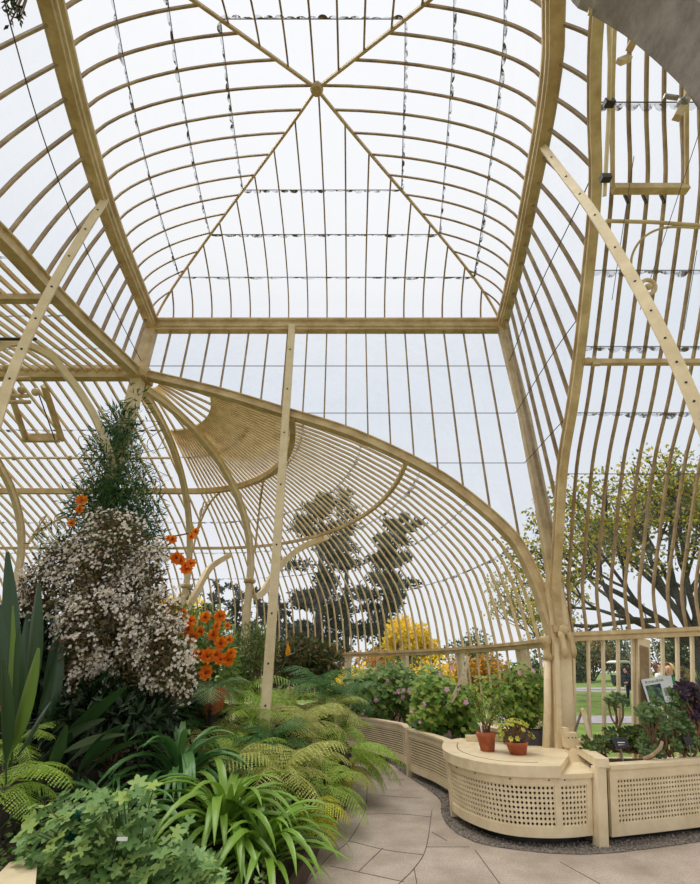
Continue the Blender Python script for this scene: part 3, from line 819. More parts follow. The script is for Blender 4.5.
def spandrel(p0, p1, label, sgn=1):
    """light iron bracket: a curved bar, a strut and curls"""
    t = thing('scroll_bracket', label, 'bracket', tuple(p0), 'scroll brackets under the purlins')
    p0, p1 = V(p0), V(p1); h = V((p1.x-p0.x, p1.y-p0.y, 0)); u = h.normalized(); up = V((0, 0, p1.z-p0.z))
    pts = [p0+h*(1-math.cos(a))+up*math.sin(a) for a in [PI/2*i/12 for i in range(13)]]
    MB().tube(pts, .028, 6).build('curved_bar', oldcream, t)
    MB().tube([p0+h*.0+up*.2, p0+h*.18+up*1.0], .022, 6).build('strut', oldcream, t)
    for q, r in ((.78, .17), (.5, .11)):
        c = p0+h*.16+up*q; MB().tube(scroll(c, r, 1.6, u, (0, 0, 1)), .014, 5).build('curl', oldcream, t)
    c = p0+h*.4+up*.86; MB().tube(scroll(c, .13, 1.6, u, (0, 0, 1)), .014, 5).build('curl', oldcream, t)
spandrel((bA.x, bA.y, 4.1), dome(R(48), .42)-V((0, 0, .25)), 'scrolled iron bracket springing right from the rib post by the bolted post')
spandrel((bB.x, bB.y, 4.3), dome(R(76), .42)-V((0, 0, .25)), 'scrolled iron bracket springing from the rib post above the orange blossoms')
spandrel((-8.3, 11.3, 4.3), V((-6.6, 10.9, 5.2)), 'scrolled iron bracket at the far left rib post')

# ---- ventilation gear
def tubepart(name, pts, r, mat, t, n=8): return MB().tube(pts, r, n).build(name, mat, t)
vf = thing('vent_sash', 'open roof vent with a thick bottom rail high in the right wing', 'vent', tuple(at(655, 190, 2.9)))
y, z = rw_at(190); vy, vz = y, z
MB().bar([rwp(.7, y, z)-V((0, .1, .1)), rwp(4.75, y, z)-V((0, .1, .1))], .09, .09, (0, 0, 1)).build('bottom_rail', oldcream, vf)
for k in (.7, 4.75):
    pts = [rwp(k, yy_, RWz(yy_))-V((0, .1, .1)) for yy_ in [vy, 2.6, 2.2, 1.8]]
    MB().bar(pts, .035, .05, (0, 0, 1)).build('side_rail', oldcream, vf)
for k in (1.5, 2.5, 3.5):
    p = rwp(k, y, z)-V((0, .03, .2)); MB().box(p.x-.012, p.x+.012, p.y-.012, p.y+.012, p.z-.1, p.z+.05).build('stay', black_iron, vf)
gear = thing('winding_gear', 'iron winding rod with hooked arm and round pulley wheel under the right wing roof', 'winding gear', tuple(at(648, 287, 2.7)))
def rwv(u, v, dy=.2):
    y, z = rw_at(v); return at(u, v, y-dy)
tubepart('rod', [rwv(606, 221), rwv(650, 222), rwv(710, 226)], .022, oldcream, gear)
tubepart('arm', catmull([rwv(631, 272), rwv(632, 256), rwv(640, 241), rwv(654, 231), rwv(672, 227), rwv(700, 228)], 4), .014, oldcream, gear)
pc = at(648, 287, 2.75)
MB().tube([pc+V((.062*math.cos(a), -.02*math.sin(a), .062*math.sin(a))) for a in [2*PI*i/20 for i in range(20)]], .017, 8, closed=True).build('pulley_wheel', oldcream, gear)
MB().sphere(pc, .03, 0, 8, 6).build('hub', oldcream, [c for c in gear.children if c.name.startswith('pulley')][0])
for (a, b) in (((634, 156), (612, 300)), ((700, 130), (640, 310)), ((697, 250), (684, 330)), ((565, 30), (548, 60))):
    if a[0] > 600: tubepart('cable', [rwv(*a), rwv(*b)], .004, wire_m, gear, 5)
tubepart('cable', [rwv(640, 42), rwv(700, 92)], .004, wire_m, gear, 5)
lk = thing('hinge_clamp', 'small cream iron clamp fixing the long purlin to the right wing rib', 'clamp', tuple(at(590, 361, RPY-.15)))
MB().sphere(at(588, 361, RPY-.12), .07, 0, 10, 6, (1, .7, .7)).build('boss', oldcream, lk)
p = at(596, 361, RPY-.14); MB().add([p+V((-.06, 0, -.05)), p+V((.06, 0, -.05)), p+V((.0, 0, .1)), p+V((-.06, .05, -.05)), p+V((.06, .05, -.05)), p+V((0, .05, .1))], [(0, 1, 2), (5, 4, 3), (0, 3, 4, 1), (1, 4, 5, 2), (2, 5, 3, 0)]).build('lug', oldcream, lk)
rodv = thing('opening_rod', 'pale vertical rod with black clips beside the right wing rib', 'rod', tuple(at(607, 195, 2.6)))
tubepart('rod', [at(609, 24, 1.75), at(610, 60, 1.95), at(609, 110, 2.3), at(604.5, 196, 2.75)], .02, cream, rodv)
for v in (103, 178): p = at(609 if v < 150 else 605.5, v, 2.25 if v < 150 else 2.62); MB().box(p.x-.045, p.x+.045, p.y-.03, p.y+.03, p.z-.03, p.z+.03).build('clip', black_iron, rodv)
hb = thing('lever_bracket', 'cream iron lever with a steel bolt hanging below the grey wall', 'bracket', tuple(at(690, 100, 1.4)))
MB().sweep([at(703, 50, 1.42), at(692, 88, 1.45), at(677, 118, 1.5)], [(-.022, -.02), (.022, -.02), (.022, .02), (-.022, .02)], (0, -1, 0)).build('lever', oldcream, hb)
tubepart('bolt', [at(664, 96, 1.5), at(678, 98, 1.5)], .016, steel, hb)
MB().sphere(at(683, 103, 1.47), .035, 0, 10, 6).build('nut', steel, hb)
MB().box(*[c for p in [(at(694, 84, 1.42), .05)] for c in (p[0].x-.03, p[0].x+.06, p[0].y-.02, p[0].y+.03, p[0].z-.05, p[0].z+.05)]).build('plate', oldcream, hb)
sl = thing('stay_lug', 'small cream iron lug on a glazing bar below the grey wall', 'bracket', tuple(at(632, 42, 1.8)))
MB().sweep([at(636, 36, 1.75), at(630, 48, 1.85)], [(-.03, -.03), (.03, -.03), (.03, .03), (-.03, .03)], (0, -1, 0)).build('strap', oldcream, sl)
MB().sweep([at(619, 62, 1.9), at(629, 58, 1.9)], [(-.03, -.02), (.03, -.02), (.03, .02), (-.03, .02)], (0, -1, 0)).build('tab', oldcream, sl)

# left wing gear
lg = thing('winding_gear', 'pair of short horizontal iron rods with brackets under the left wing ridge', 'winding gear', tuple(at(20, 400, 6.2)))
for v, u0, u1 in ((396, -20, 28), (402, 6, 30), (378, 18, 30), (339, -20, 36)):
    Yq = 5.2 if v == 339 else 6.3
    tubepart('rod', [at(u0, v, Yq), at(u1, v, Yq)], .035 if v != 339 else .025, oldcream if v != 339 else black_iron, lg)
for u, v in ((22, 390), (7, 368), (36, 392)): MB().sphere(at(u, v, 6.25), .07, 0, 8, 6).build('bracket', oldcream, lg)
lv = thing('vent_sash', 'short thick vent rail between bars of the left wing', 'vent', tuple(at(40, 438, 8.6)))
MB().sweep([at(24, 438, 8.8), at(60, 438, 8.8)], [(-.05, -.09), (.05, -.09), (.05, .09), (-.05, .09)], (0, 0, 1)).build('rail', oldcream, lv)
for u in (24, 60): MB().sweep([at(u-16, 386, 7.4), at(u+2, 440, 8.8)], [(-.06, -.04), (.06, -.04), (.06, .04), (-.06, .04)], (0, -1, 0)).build('side_rail', oldcream, lv)
tubepart('cord', [at(38, 392, 7.3), at(55, 440, 8.5)], .012, black_iron, lv, 5)
pl_ = thing('winding_pipe', 'long thin horizontal pipe under the left wing roof', 'pipe', tuple(at(60, 459, 9.2)))
tubepart('pipe', [at(-30, 458, 9.3), at(170, 458, 9.3)], .03, cream, pl_)
for u in (14, 70, 138): MB().sphere(at(u, 458, 9.3), .06, 0, 8, 6).build('bearing', oldcream, pl_)

# ---- grey rendered wall with a curved lower edge overhead
st = MB(); rows = []
ue = [(552, -40), (572, 2), (588, 13), (606, 24), (625, 36), (645, 52), (664, 69), (682, 87), (700, 109), (725, 150)]
lowc = catmull([at(u, v, 1.35) for u, v in ue], 3)
fr_ = [[p, V((p.x, 1.35, 7.6 if p.z < 7.4 else p.z+.3))] for p in lowc]
for th in (0,): st.grid(fr_); st.grid([[V((p.x, 1.05, p.z)) for p in r] for r in fr_]); st.grid([[r[0], V((r[0].x, 1.05, r[0].z))] for r in fr_]); st.grid([[r[1], V((r[1].x, 1.05, r[1].z))] for r in fr_])
sobj('wall_near', st, stone)
jp = thing('wall_strap', 'short cream strap at the left end of the grey overhead wall', 'bracket', tuple(at(588, 4, 1.33)))
MB().sweep([at(591, -14, 1.33), at(590, 14, 1.33)], [(-.012, -.01), (.012, -.01), (.012, .01), (-.012, .01)], (0, -1, 0)).build('strap', oldcream, jp)

# ================================================================== PLANTS
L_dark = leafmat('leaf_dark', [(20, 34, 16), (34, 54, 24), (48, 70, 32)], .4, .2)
L_strap = leafmat('leaf_strap', [(72, 112, 36), (102, 142, 46), (134, 170, 62), (174, 198, 104)], .32, .25, .5)
L_strapd = leafmat('leaf_strap_deep', [(62, 110, 50), (88, 136, 66), (140, 178, 120)], .35, .22, .5)
L_fernb = leafmat('fern_bright', [(118, 152, 50), (150, 178, 64), (182, 202, 92)], .5, .35)
L_ferno = leafmat('fern_olive', [(146, 152, 62), (178, 182, 88), (208, 210, 128)], .5, .35)
L_ferny = leafmat('fern_yellow', [(160, 168, 44), (190, 190, 54), (212, 206, 76)], .5, .35)
L_fernd = leafmat('fern_deep', [(56, 98, 44), (78, 120, 56), (104, 146, 74)], .5, .3)
L_fernp = leafmat('fern_pale', [(120, 150, 96), (146, 172, 116), (164, 186, 130)], .5, .3)
L_brown = leafmat('leaf_dead', [(126, 66, 32), (168, 92, 46), (198, 120, 66)], .7, .2)
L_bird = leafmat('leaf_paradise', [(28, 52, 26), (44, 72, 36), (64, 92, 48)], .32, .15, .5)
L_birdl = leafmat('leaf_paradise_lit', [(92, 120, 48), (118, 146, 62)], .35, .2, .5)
L_pel = leafmat('leaf_pelargonium', [(78, 108, 54), (108, 144, 76), (150, 180, 110), (164, 186, 92)], .55, .3)
L_clim = leafmat('leaf_climber', [(34, 66, 34), (54, 92, 48), (86, 124, 66)], .5, .3)
L_ger = leafmat('leaf_geranium', [(78, 110, 50), (110, 144, 68), (146, 174, 94), (168, 186, 104)], .5, .35)
L_ger2 = leafmat('leaf_geranium_bright', [(80, 116, 40), (114, 150, 54), (152, 178, 74), (178, 190, 92)], .5, .35)
L_gerl = leafmat('leaf_geranium_light', [(84, 118, 44), (124, 156, 62), (172, 186, 82)], .5, .35)
L_hebe = leafmat('leaf_wispy', [(72, 92, 40), (104, 124, 56), (140, 152, 80)], .5, .3)
L_bush = leafmat('leaf_bush', [(40, 60, 28), (72, 92, 40), (112, 104, 56), (120, 92, 60)], .5, .3)
L_wf = leafmat('leaf_white_bush', [(62, 60, 38), (92, 86, 52), (110, 76, 50), (120, 124, 70)], .6, .3)
L_succ = leafmat('leaf_succulent', [(44, 66, 32), (68, 94, 46), (98, 124, 66), (126, 142, 84)], .4, .2)
L_succs = leafmat('leaf_succulent_small', [(34, 54, 24), (56, 84, 36), (110, 120, 44)], .4, .2)
L_purp = leafmat('leaf_purple', [(28, 14, 26), (46, 24, 42), (66, 36, 56)], .35, .1)
L_yg = leafmat('leaf_yellow_rosette', [(150, 156, 56), (190, 188, 70), (206, 200, 96)], .5, .3)
white_fl = leafmat('petal_white', [(206, 186, 160), (238, 226, 208), (250, 244, 232)], .6, .35)
orange_fl = leafmat('petal_orange', [(232, 104, 16), (246, 130, 24), (255, 164, 48)], .5, .35)
pink_fl = leafmat('petal_pink', [(212, 128, 176), (232, 166, 202), (240, 206, 222)], .5, .35)
yellow_fl = leafmat('petal_yellow', [(240, 150, 20), (248, 180, 40)], .5, .3)
stem_g = paint('green_stem', (70, 92, 40), (104, 124, 60), .6, 10, .1)
stem_b = paint('brown_stem', (92, 66, 44), (136, 104, 72), .8, 20, .2)
T_yg = leafmat('tree_yellow_green', [(84, 98, 40), (116, 128, 50), (150, 152, 58), (200, 180, 40), (228, 200, 40)], .6, .4)
T_conif = leafmat('tree_conifer', [(40, 48, 38), (58, 66, 50), (82, 88, 66)], .7, .15)
T_yel = leafmat('tree_yellow', [(224, 184, 16), (246, 214, 30), (252, 230, 80)], .6, .4)
T_or = leafmat('shrub_orange', [(196, 120, 30), (220, 160, 44), (170, 140, 50), (110, 110, 46)], .6, .4)
T_gr = leafmat('shrub_green', [(40, 62, 30), (66, 88, 42), (98, 112, 56), (130, 128, 60)], .6, .3)
T_pale = leafmat('tree_pale', [(150, 146, 84), (186, 172, 96), (206, 190, 130)], .6, .4)

def unit():
    while True:
        v = V((rs(-1, 1), rs(-1, 1), rs(-1, 1)))
        if .05 < v.length < 1: return v.normalized()
def leaf4(mb, p, d, n, l, w):
    """small folded leaf"""
    s = d.cross(n)
    if s.length < 1e-4: s = d.orthogonal()
    s.normalize(); m = p+d*l*.45
    mb.add([p, m+s*w/2+n*w*.12, p+d*l, m-s*w/2+n*w*.12], [(0, 1, 2), (0, 2, 3)])
def cloud(mb, c, r, n, l, w, shell=.45, droop=.0, top=0.0):
    c = V(c)
    for _ in range(n):
        u = unit(); k = shell+(1-shell)*rnd()**.6
        p = c+V((u.x*r[0]*k, u.y*r[1]*k, u.z*r[2]*k))
        d = (u*.6+unit()*.8+V((0, 0, -droop))).normalized(); q = rs(.6, 1.25)
        leaf4(mb, p, d, (u+V((0, 0, .7))+unit()*.4).normalized(), l*q, w*q)
def lobed(mb, p, n, r, lobes=5, deep=.35, cup=.15):
    n = V(n).normalized(); a = n.orthogonal().normalized(); b = n.cross(a); ph = rs(0, 6.3)
    k = lobes*4; vs = [p]
    for i in range(k):
        t = ph+(i/k)*2*PI*.9
        rr = r*(1-deep*(.5+.5*math.cos(lobes*2*PI*i/k)))
        vs.append(p+(a*math.cos(t)+b*math.sin(t))*rr+n*(cup*rr*(1 if i % 2 else .7)))
    mb.add(vs, [(0, i, i+1) for i in range(1, k)])
def petals(mb, c, n, r, k=5, w=.5, cup=.25):
    n = V(n).normalized(); a = n.orthogonal().normalized(); b = n.cross(a); ph = rs(0, 6.3)
    for i in range(k):
        t = ph+2*PI*i/k; d = a*math.cos(t)+b*math.sin(t); s = n.cross(d)
        mb.add([c, c+d*r*.6+s*r*w*.5+n*r*cup, c+d*r+n*r*cup*1.5, c+d*r*.6-s*r*w*.5+n*r*cup], [(0, 1, 2, 3)])
def strap(L, w, e0, e1, seg=10, fold=.22, power=1.0):
    mb = MB(); x = z = 0; rows = []
    for i in range(seg+1):
        t = i/seg; e = R(e0+(e1-e0)*t**power)
        ww = w*min(1, (.55+1.2*t))*(1-max(0, (t-.55)/.45)**1.8*.97)
        nx_, nz = -math.sin(e), math.cos(e)
        rows.append([V((x+nx_*ww*fold, -ww/2, z+nz*ww*fold)), V((x, 0, z)), V((x+nx_*ww*fold, ww/2, z+nz*ww*fold))])
        x += math.cos(e)*L/seg; z += math.sin(e)*L/seg
    mb.grid(rows); return mb
def frond(L, W, e0, e1, pairs=17, power=1.1, hang=.25, thin=.105):
    mb = MB(); n = 28; pts = [V((0, 0, 0))]; tg = []
    for i in range(n):
        e = R(e0+(e1-e0)*(i/n)**power); t = V((math.cos(e), 0, math.sin(e))); tg.append(t); pts.append(pts[-1]+t*L/n)
    tg.append(tg[-1])
    mb.tube(pts[::3]+[pts[-1]], [.006*(1-.8*i/10) for i in range(len(pts[::3])+1)], 4)
    for k in range(pairs):
        s = .14+.85*k/pairs; i = min(n-1, int(s*n)); p = pts[i].lerp(pts[i+1], s*n-i); T = tg[i]; up = V((-T.z, 0, T.x))
        l = W*(math.sin(PI*min(1, (s-.02)**.75))**.8+.05)*rs(.88, 1.08)
        for sd in (-1, 1):
            d = (V((0, sd, 0))*.9+T*.42-up*hang*rs(.6, 1.3)).normalized()
            m = 8; prev = p; drp = V((0, 0, -1))
            for q in range(m):
                a, b = q/m, (q+1)/m
                pa_, pb_ = p+d*l*a+drp*l*.12*a*a, p+d*l*b+drp*l*.12*b*b
                h = l*thin*(1-a)**.7+.004
                mid = (pa_+pb_)/2
                mb.add([pa_, pb_, mid+T*h+up*.002], [(0, 1, 2)]); mb.add([pb_, pa_, mid-T*h*.9+up*.002], [(0, 1, 2)])
    return mb
def lthing(name, label, cat, loc, group=None):
    t = thing(name, label, cat, loc, group); t['_local'] = 1; return t
def protos(mbs, name, mat, smooth=False):
    return [m.mesh(name, mat, smooth) for m in mbs]
def part(name, me, parent, loc=(0, 0, 0), rot=(0, 0, 0), sc=1):
    o = bpy.data.objects.new(name, me); COL.objects.link(o); o.parent = parent
    o.location = loc; o.rotation_euler = rot; o.scale = (sc,)*3 if not hasattr(sc, '__len__') else sc
    return o
def bedpt(x, y): return V((x, y, mound(x, y)-.02))

# ---- strap-leaved clumps
strapm = protos([strap(.74, .06, 84, -35), strap(.82, .064, 72, -62), strap(.76, .06, 62, -66), strap(.68, .056, 44, -56), strap(.6, .05, 28, -40)], 'leaf', L_strap, True)
strapd = protos([strap(.8, .062, 84, -30), strap(.85, .066, 72, -64), strap(.8, .06, 60, -70), strap(.7, .056, 40, -60)], 'leaf', L_strapd, True)
def clump(loc, ms, n, label, s0=.8, s1=1.12, az=None):
    t = lthing('agapanthus', label, 'plant', loc, 'strap-leaved clumps')
    for i in range(n):
        a = 2.39996*i+rs(-.3, .3) if az is None else rs(*az)
        k = min(len(ms)-1, int(len(ms)*(i/n)**.9))
        rr = .02+.1*(i/n)
        part('leaf', ms[k], t, (rr*math.cos(a), rr*math.sin(a), 0), (rs(-.15, .15), rs(-.1, .1), a), rs(s0, s1))
    return t
clump(bedpt(-1.1, 4.9)+V((0, 0, .08)), strapm, 74, 'large bright green strap-leaved clump at the very front of the bed', .95, 1.3)
clump(bedpt(-.72, 4.75)+V((0, 0, .04)), strapm, 62, 'bright strap-leaved clump spilling onto the paving edge at the front', .85, 1.18)
clump(bedpt(-1.75, 5.55)+V((0, 0, .12)), strapd, 70, 'deeper green strap-leaved clump below the white-flowered bush', .9, 1.25)
clump(bedpt(-2.0, 4.75), strapd, 26, 'dark shaded strap-leaved clump behind the lobed-leaf pelargonium', .9, 1.2)

# ---- ferns
def fern(loc, mat, L, W, n, label, e0=66, e1=-38, az=None, tall=0, s=(.75, 1.1), hang=.25, name='fern', pairs=17):
    ms = protos([frond(L, W, e0, e1, pairs, 1.1, hang), frond(L*.92, W*.95, e0-18, e1-14, pairs, 1.0, hang), frond(L*.85, W*.9, e0-34, e1-16, pairs, 1.0, hang)], 'frond', mat)
    t = lthing(name, label, 'fern', loc, 'ferns in the left bed')
    if tall: part('trunk', MB().tube([(0, 0, -tall), (.02, 0, -tall*.5), (0, 0, .02)], [.08, .07, .06], 8).mesh('trunk', darkbark), t)
    for i in range(n):
        a = 2.39996*i+rs(-.25, .25) if az is None else az[0]+(az[1]-az[0])*(i+rs(.1, .9))/n
        part('frond', ms[i % 3], t, (0, 0, 0), (rs(-.2, .2), rs(-.12, .12), a), rs(*s))
    return t
def atz(u, v, Y): return at(u, v, Y)
fern(at(4, 790, 4.25), L_fernb, .62, .2, 9, 'bright green fern at the far left above the cream bench corner', 55, -45, tall=.3)
fern(at(14, 745, 4.9), L_fernb, .5, .16, 6, 'small bright fern half hidden among the paradise leaves at the left', 50, -40, tall=.4)
fern(at(226, 772, 6.0), L_ferno, .75, .22, 12, 'pale olive fern right behind the strap-leaved clump', 62, -35, tall=.35)
fern(at(282, 778, 5.8), L_ferno, .85, .26, 13, 'large olive fern with broad arching fronds at the centre of the bed', 62, -40, tall=.3)
fern(at(326, 790, 6.3), L_fernb, .78, .2, 12, 'bright green fern drooping over the dark timber edging', 55, -50, tall=.3)
fern(at(306, 815, 5.6), L_ferny, .55, .17, 8, 'yellowish fern low beside the spilling strap leaves', 50, -55, az=(-1.8, 1.2), tall=.1)
fern(at(252, 722, 7.0), L_fernb, .8, .24, 11, 'yellow-green fern in front of the straight bolted post', 66, -30, tall=.5)
fern(at(300, 728, 7.2), L_ferno, .85, .26, 12, 'olive fern to the right of the straight bolted post', 64, -38, tall=.5)
fern(at(214, 692, 7.0), L_fernp, .7, .22, 10, 'grey-green fern above the dead brown fronds', 58, -45, tall=.5)
fern(at(322, 690, 8.6), L_fernd, .95, .3, 12, 'deep green tree fern beside the far bushes', 58, -30, tall=.9)
fern(at(340, 735, 8.0), L_fernb, .8, .22, 11, 'light green fern beside the farther slatted casing', 60, -45, tall=.4)
fern(at(345, 770, 7.4), L_ferny, .7, .2, 10, 'yellow-tipped fern at the path edge behind the drooping one', 55, -50, tall=.3)
fern(at(268, 745, 6.5), L_fernd, .75, .22, 11, 'shaded deep green fern between the two olive ferns', 60, -40, tall=.3)
fern(at(344, 752, 7.3), L_fernb, 1.05, .16, 6, 'plumy fern with long fine fronds hanging out over the paving', 34, -62, az=(-.55, .45), tall=.4, s=(.8, 1.0), hang=.7, pairs=34)
fern(at(219, 688, 6.7), L_brown, .42, .1, 15, 'dead brown fern hanging below the grey-green one', -5, -105, s=(.45, 1.0))
fern(at(240, 700, 7.9), L_fernb, .9, .24, 12, 'bright fern just left of the straight bolted post', 66, -35, tall=.5)
fern(at(286, 708, 8.0), L_fernb, .85, .24, 12, 'bright fern just right of the straight bolted post', 66, -35, tall=.5)
fern(at(312, 758, 6.8), L_ferno, .7, .2, 12, 'olive fern between the drooping fern and the tree fern', 60, -40, tall=.3)
fern(at(212, 748, 6.7), L_ferno, .72, .22, 12, 'olive fern under the dead brown one', 60, -40, tall=.4)
fern(at(246, 760, 6.3), L_fernb, .75, .22, 12, 'bright fern between the two olive ferns and the strap leaves', 62, -40, tall=.3)
fern(at(345, 700, 9.4), L_fernd, .85, .26, 12, 'deep green fern at the foot of the tree fern', 60, -35, tall=.5)
fern(at(330, 712, 8.2), L_ferno, .8, .24, 12, 'olive fern in front of the tree fern', 62, -38, tall=.5)
fern(at(180, 720, 7.0), L_fernd, .75, .24, 11, 'deep green shaded fern beside the right skirt of the white-flowered bush', 55, -35, tall=.4)

# ---- big-leaved bird of paradise at the left
def blade(mb, base, tip, w, bend, side, pet=.3, seg=12, fold=.18):
    base, tip, bend = V(base), V(tip), V(bend); side = V(side).normalized(); rows = []; pts = []
    for i in range(seg+1):
        t = i/seg; p = base.lerp(tip, t)+bend*math.sin(PI*t*.9)
        pts.append(p)
    for i in range(seg+1):
        t = i/seg; T = (pts[min(i+1, seg)]-pts[max(0, i-1)]).normalized(); s = (side-T*side.dot(T)).normalized(); n = T.cross(s)
        if t < pet: ww = .018
        else: q = (t-pet)/(1-pet); ww = .018+w*math.sin(PI*min(.985, q**.75))**.75
        rows.append([pts[i]+s*ww/2+n*ww*fold, pts[i]+s*ww*.25+n*ww*fold*.45, pts[i], pts[i]-s*ww*.25+n*ww*fold*.45, pts[i]-s*ww/2+n*ww*fold])
    return mb.grid(rows)
bp = thing('bird_of_paradise', 'tall plant with broad dark paddle leaves at the left edge beside the white-flowered bush', 'plant', (-2.9, 4.9, .5))
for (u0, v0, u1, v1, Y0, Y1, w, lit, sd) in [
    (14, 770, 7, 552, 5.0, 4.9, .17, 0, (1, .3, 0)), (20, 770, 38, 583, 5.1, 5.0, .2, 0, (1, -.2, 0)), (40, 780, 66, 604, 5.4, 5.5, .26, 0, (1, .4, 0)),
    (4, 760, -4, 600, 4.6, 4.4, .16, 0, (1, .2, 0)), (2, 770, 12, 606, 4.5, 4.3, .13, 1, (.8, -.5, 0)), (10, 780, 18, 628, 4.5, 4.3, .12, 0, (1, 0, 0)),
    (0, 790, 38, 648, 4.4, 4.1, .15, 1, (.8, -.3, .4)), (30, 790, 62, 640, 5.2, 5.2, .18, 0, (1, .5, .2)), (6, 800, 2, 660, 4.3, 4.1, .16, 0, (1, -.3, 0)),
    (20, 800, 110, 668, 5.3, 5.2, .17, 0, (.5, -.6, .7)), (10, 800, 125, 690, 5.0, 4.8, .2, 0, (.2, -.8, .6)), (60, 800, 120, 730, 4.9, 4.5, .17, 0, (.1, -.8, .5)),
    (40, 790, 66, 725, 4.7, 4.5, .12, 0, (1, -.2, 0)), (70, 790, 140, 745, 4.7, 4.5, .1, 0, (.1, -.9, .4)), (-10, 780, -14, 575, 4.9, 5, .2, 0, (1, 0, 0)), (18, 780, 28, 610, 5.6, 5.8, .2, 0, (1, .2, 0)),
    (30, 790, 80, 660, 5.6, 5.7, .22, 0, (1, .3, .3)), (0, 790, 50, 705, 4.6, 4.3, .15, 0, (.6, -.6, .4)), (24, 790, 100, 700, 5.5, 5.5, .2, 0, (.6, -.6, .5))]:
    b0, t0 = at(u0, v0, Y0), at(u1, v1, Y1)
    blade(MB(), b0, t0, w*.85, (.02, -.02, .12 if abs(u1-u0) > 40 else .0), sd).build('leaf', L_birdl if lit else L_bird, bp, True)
L_birdg = leafmat('leaf_paradise_grey', [(96, 112, 84), (124, 138, 108)], .4, .15, .5)
for (u0, v0, u1, v1, Y, w) in [(40, 770, 124, 738, 4.5, .09), (46, 785, 128, 728, 4.7, .08), (30, 770, 104, 722, 4.8, .1)]:
    blade(MB(), at(u0, v0, Y+.2), at(u1, v1, Y), w, (0, 0, .1), (.1, -.8, .5)).build('leaf', L_birdg, bp, True)
pf = MB(); q = at(3, 710, 4.4)
pf.sweep([q+V((-.08, 0, .03)), q, q+V((.07, -.02, -.02)), q+V((.11, -.03, -.06))], [(-.012, -.01), (.012, -.01), (.012, .01), (-.012, .01)], (0, -1, 0)).build('flower_beak', leafmat('beak', [(214, 128, 96), (226, 150, 116)]), bp)

# ---- white-flowered weeping bush
wb = thing('flowering_bush', 'tall weeping bush covered in tiny white flowers at the left', 'bush', (-2.7, 6.0, .5))
blobs = [(112, 548, 38, 34), (96, 585, 46, 42), (120, 610, 48, 44), (92, 630, 36, 38), (134, 640, 36, 42), (165, 655, 27, 32), (160, 625, 24, 34), (48, 578, 26, 34), (70, 556, 26, 24), (80, 668, 20, 28), (182, 676, 14, 26), (80, 694, 9, 20), (28, 590, 14, 20), (110, 522, 22, 12), (150, 575, 18, 34), (118, 655, 32, 34), (140, 668, 26, 26)]
fl_, lf_ = MB(), MB()
for (u, v, ru, rv) in blobs:
    Y = 5.75+rs(-.15, .2)-.25*(v > 620); c = at(u, v, Y); d = c.y*CP+(c.z-CAMH)*SP; s = d/F
    rx, rz = ru*s, rv*s/.9; dens = ru*rv/1500
    cloud(lf_, c, (rx*.92, rx*.8, rz*.92), int(1500*dens), .075, .028, .2, .3)
    for _ in range(int(480*dens)):
        u_ = unit()
        if u_.y > .35: continue
        p = c+V((u_.x*rx, u_.y*rx*.8, u_.z*rz))*rs(.82, 1.06)
        if math.sin(p.x*9+1)*math.sin(p.z*8+p.x*3)*math.sin(p.y*7+2) > rs(-.05, .5)*rnd(): continue
        for q in range(random.randint(1, 4)):
            n = (u_*.5+unit()*.6+V((0, -.7, .3))).normalized()
            petals(fl_, p+unit()*.045, n, rs(.014, .023), 4, 1.0, .15)
br = MB()
for (u, v, ru, rv) in blobs:
    c = at(u, v, 5.85); b0 = V((-2.75, 6.1, .4)); br.tube(catmull([b0, b0.lerp(c, .5)+V((rs(-.1, .1), 0, .4)), c+V((0, 0, .15)), c+V((rs(-.1, .1), -.1, -.2))], 5), [.022-.0013*i for i in range(16)], 5)
br.build('branches', stem_b, wb)
lf_.build('foliage', L_wf, wb)
o = fl_.build('flowers', white_fl, wb); o['kind'] = 'stuff'; o['label'] = 'tiny white flowers'

# ---- climber round the tall column, with trumpet flowers
cb = thing('climber', 'feathery green climber covering the tall square column under the roof corner', 'climber', (-4.0, 6.9, .5))
mb, sm = MB(), MB()
for (u, v, ru, rv, n) in [(120, 425, 16, 22, 760), (112, 450, 26, 24, 800), (118, 480, 34, 30, 1100), (108, 505, 40, 30, 1300), (125, 520, 38, 26, 1100), (98, 535, 36, 22, 800), (140, 545, 26, 30, 700), (150, 500, 14, 22, 200), (82, 500, 14, 24, 160), (60, 540, 22, 16, 200), (130, 470, 36, 40, 260), (138, 400, 8, 14, 60)]:
    c = at(u, v, 6.75); s = (c.y*CP+(c.z-CAMH)*SP)/F
    cloud(mb, c, (ru*s, .45, rv*s), n, .15, .022, .15, .15)
for _ in range(70):
    a = at(rs(90, 150), rs(430, 560), 6.6); pts = catmull([a, a+unit()*.35, a+unit()*.6+V((0, 0, -.2))], 4); sm.tube(pts, .006, 3)
mb.build('foliage', L_clim, cb); sm.build('stems', stem_g, cb)
def flower_mesh(r, mat, k=7):
    m = MB(); petals(m, V((0, 0, 0)), (0, 0, 1), r, k, .75, .3); petals(m, V((0, 0, .005)), (0, 0, 1), r*.62, k-2, .7, .55); return m.mesh('flower', mat)
ofl = [flower_mesh(.085, orange_fl), flower_mesh(.07, orange_fl, 6), flower_mesh(.1, orange_fl, 8)]
ofc = MB().sphere((0, 0, .02), .022, 0, 8, 5).mesh('flower_centre', paint('flower_eye', (120, 52, 14), (170, 84, 20), .8, 20, .2))
def facing(p): d = (V((0, 0, CAMH))-p).normalized()+unit()*.5; return d.to_track_quat('Z', 'Y').to_euler()
def flower_at(parent, p, k, sc=1):
    o = part('flower', ofl[k % 3], parent, p, facing(p), sc); put(o, parent); part('flower_centre', ofc, o); return o
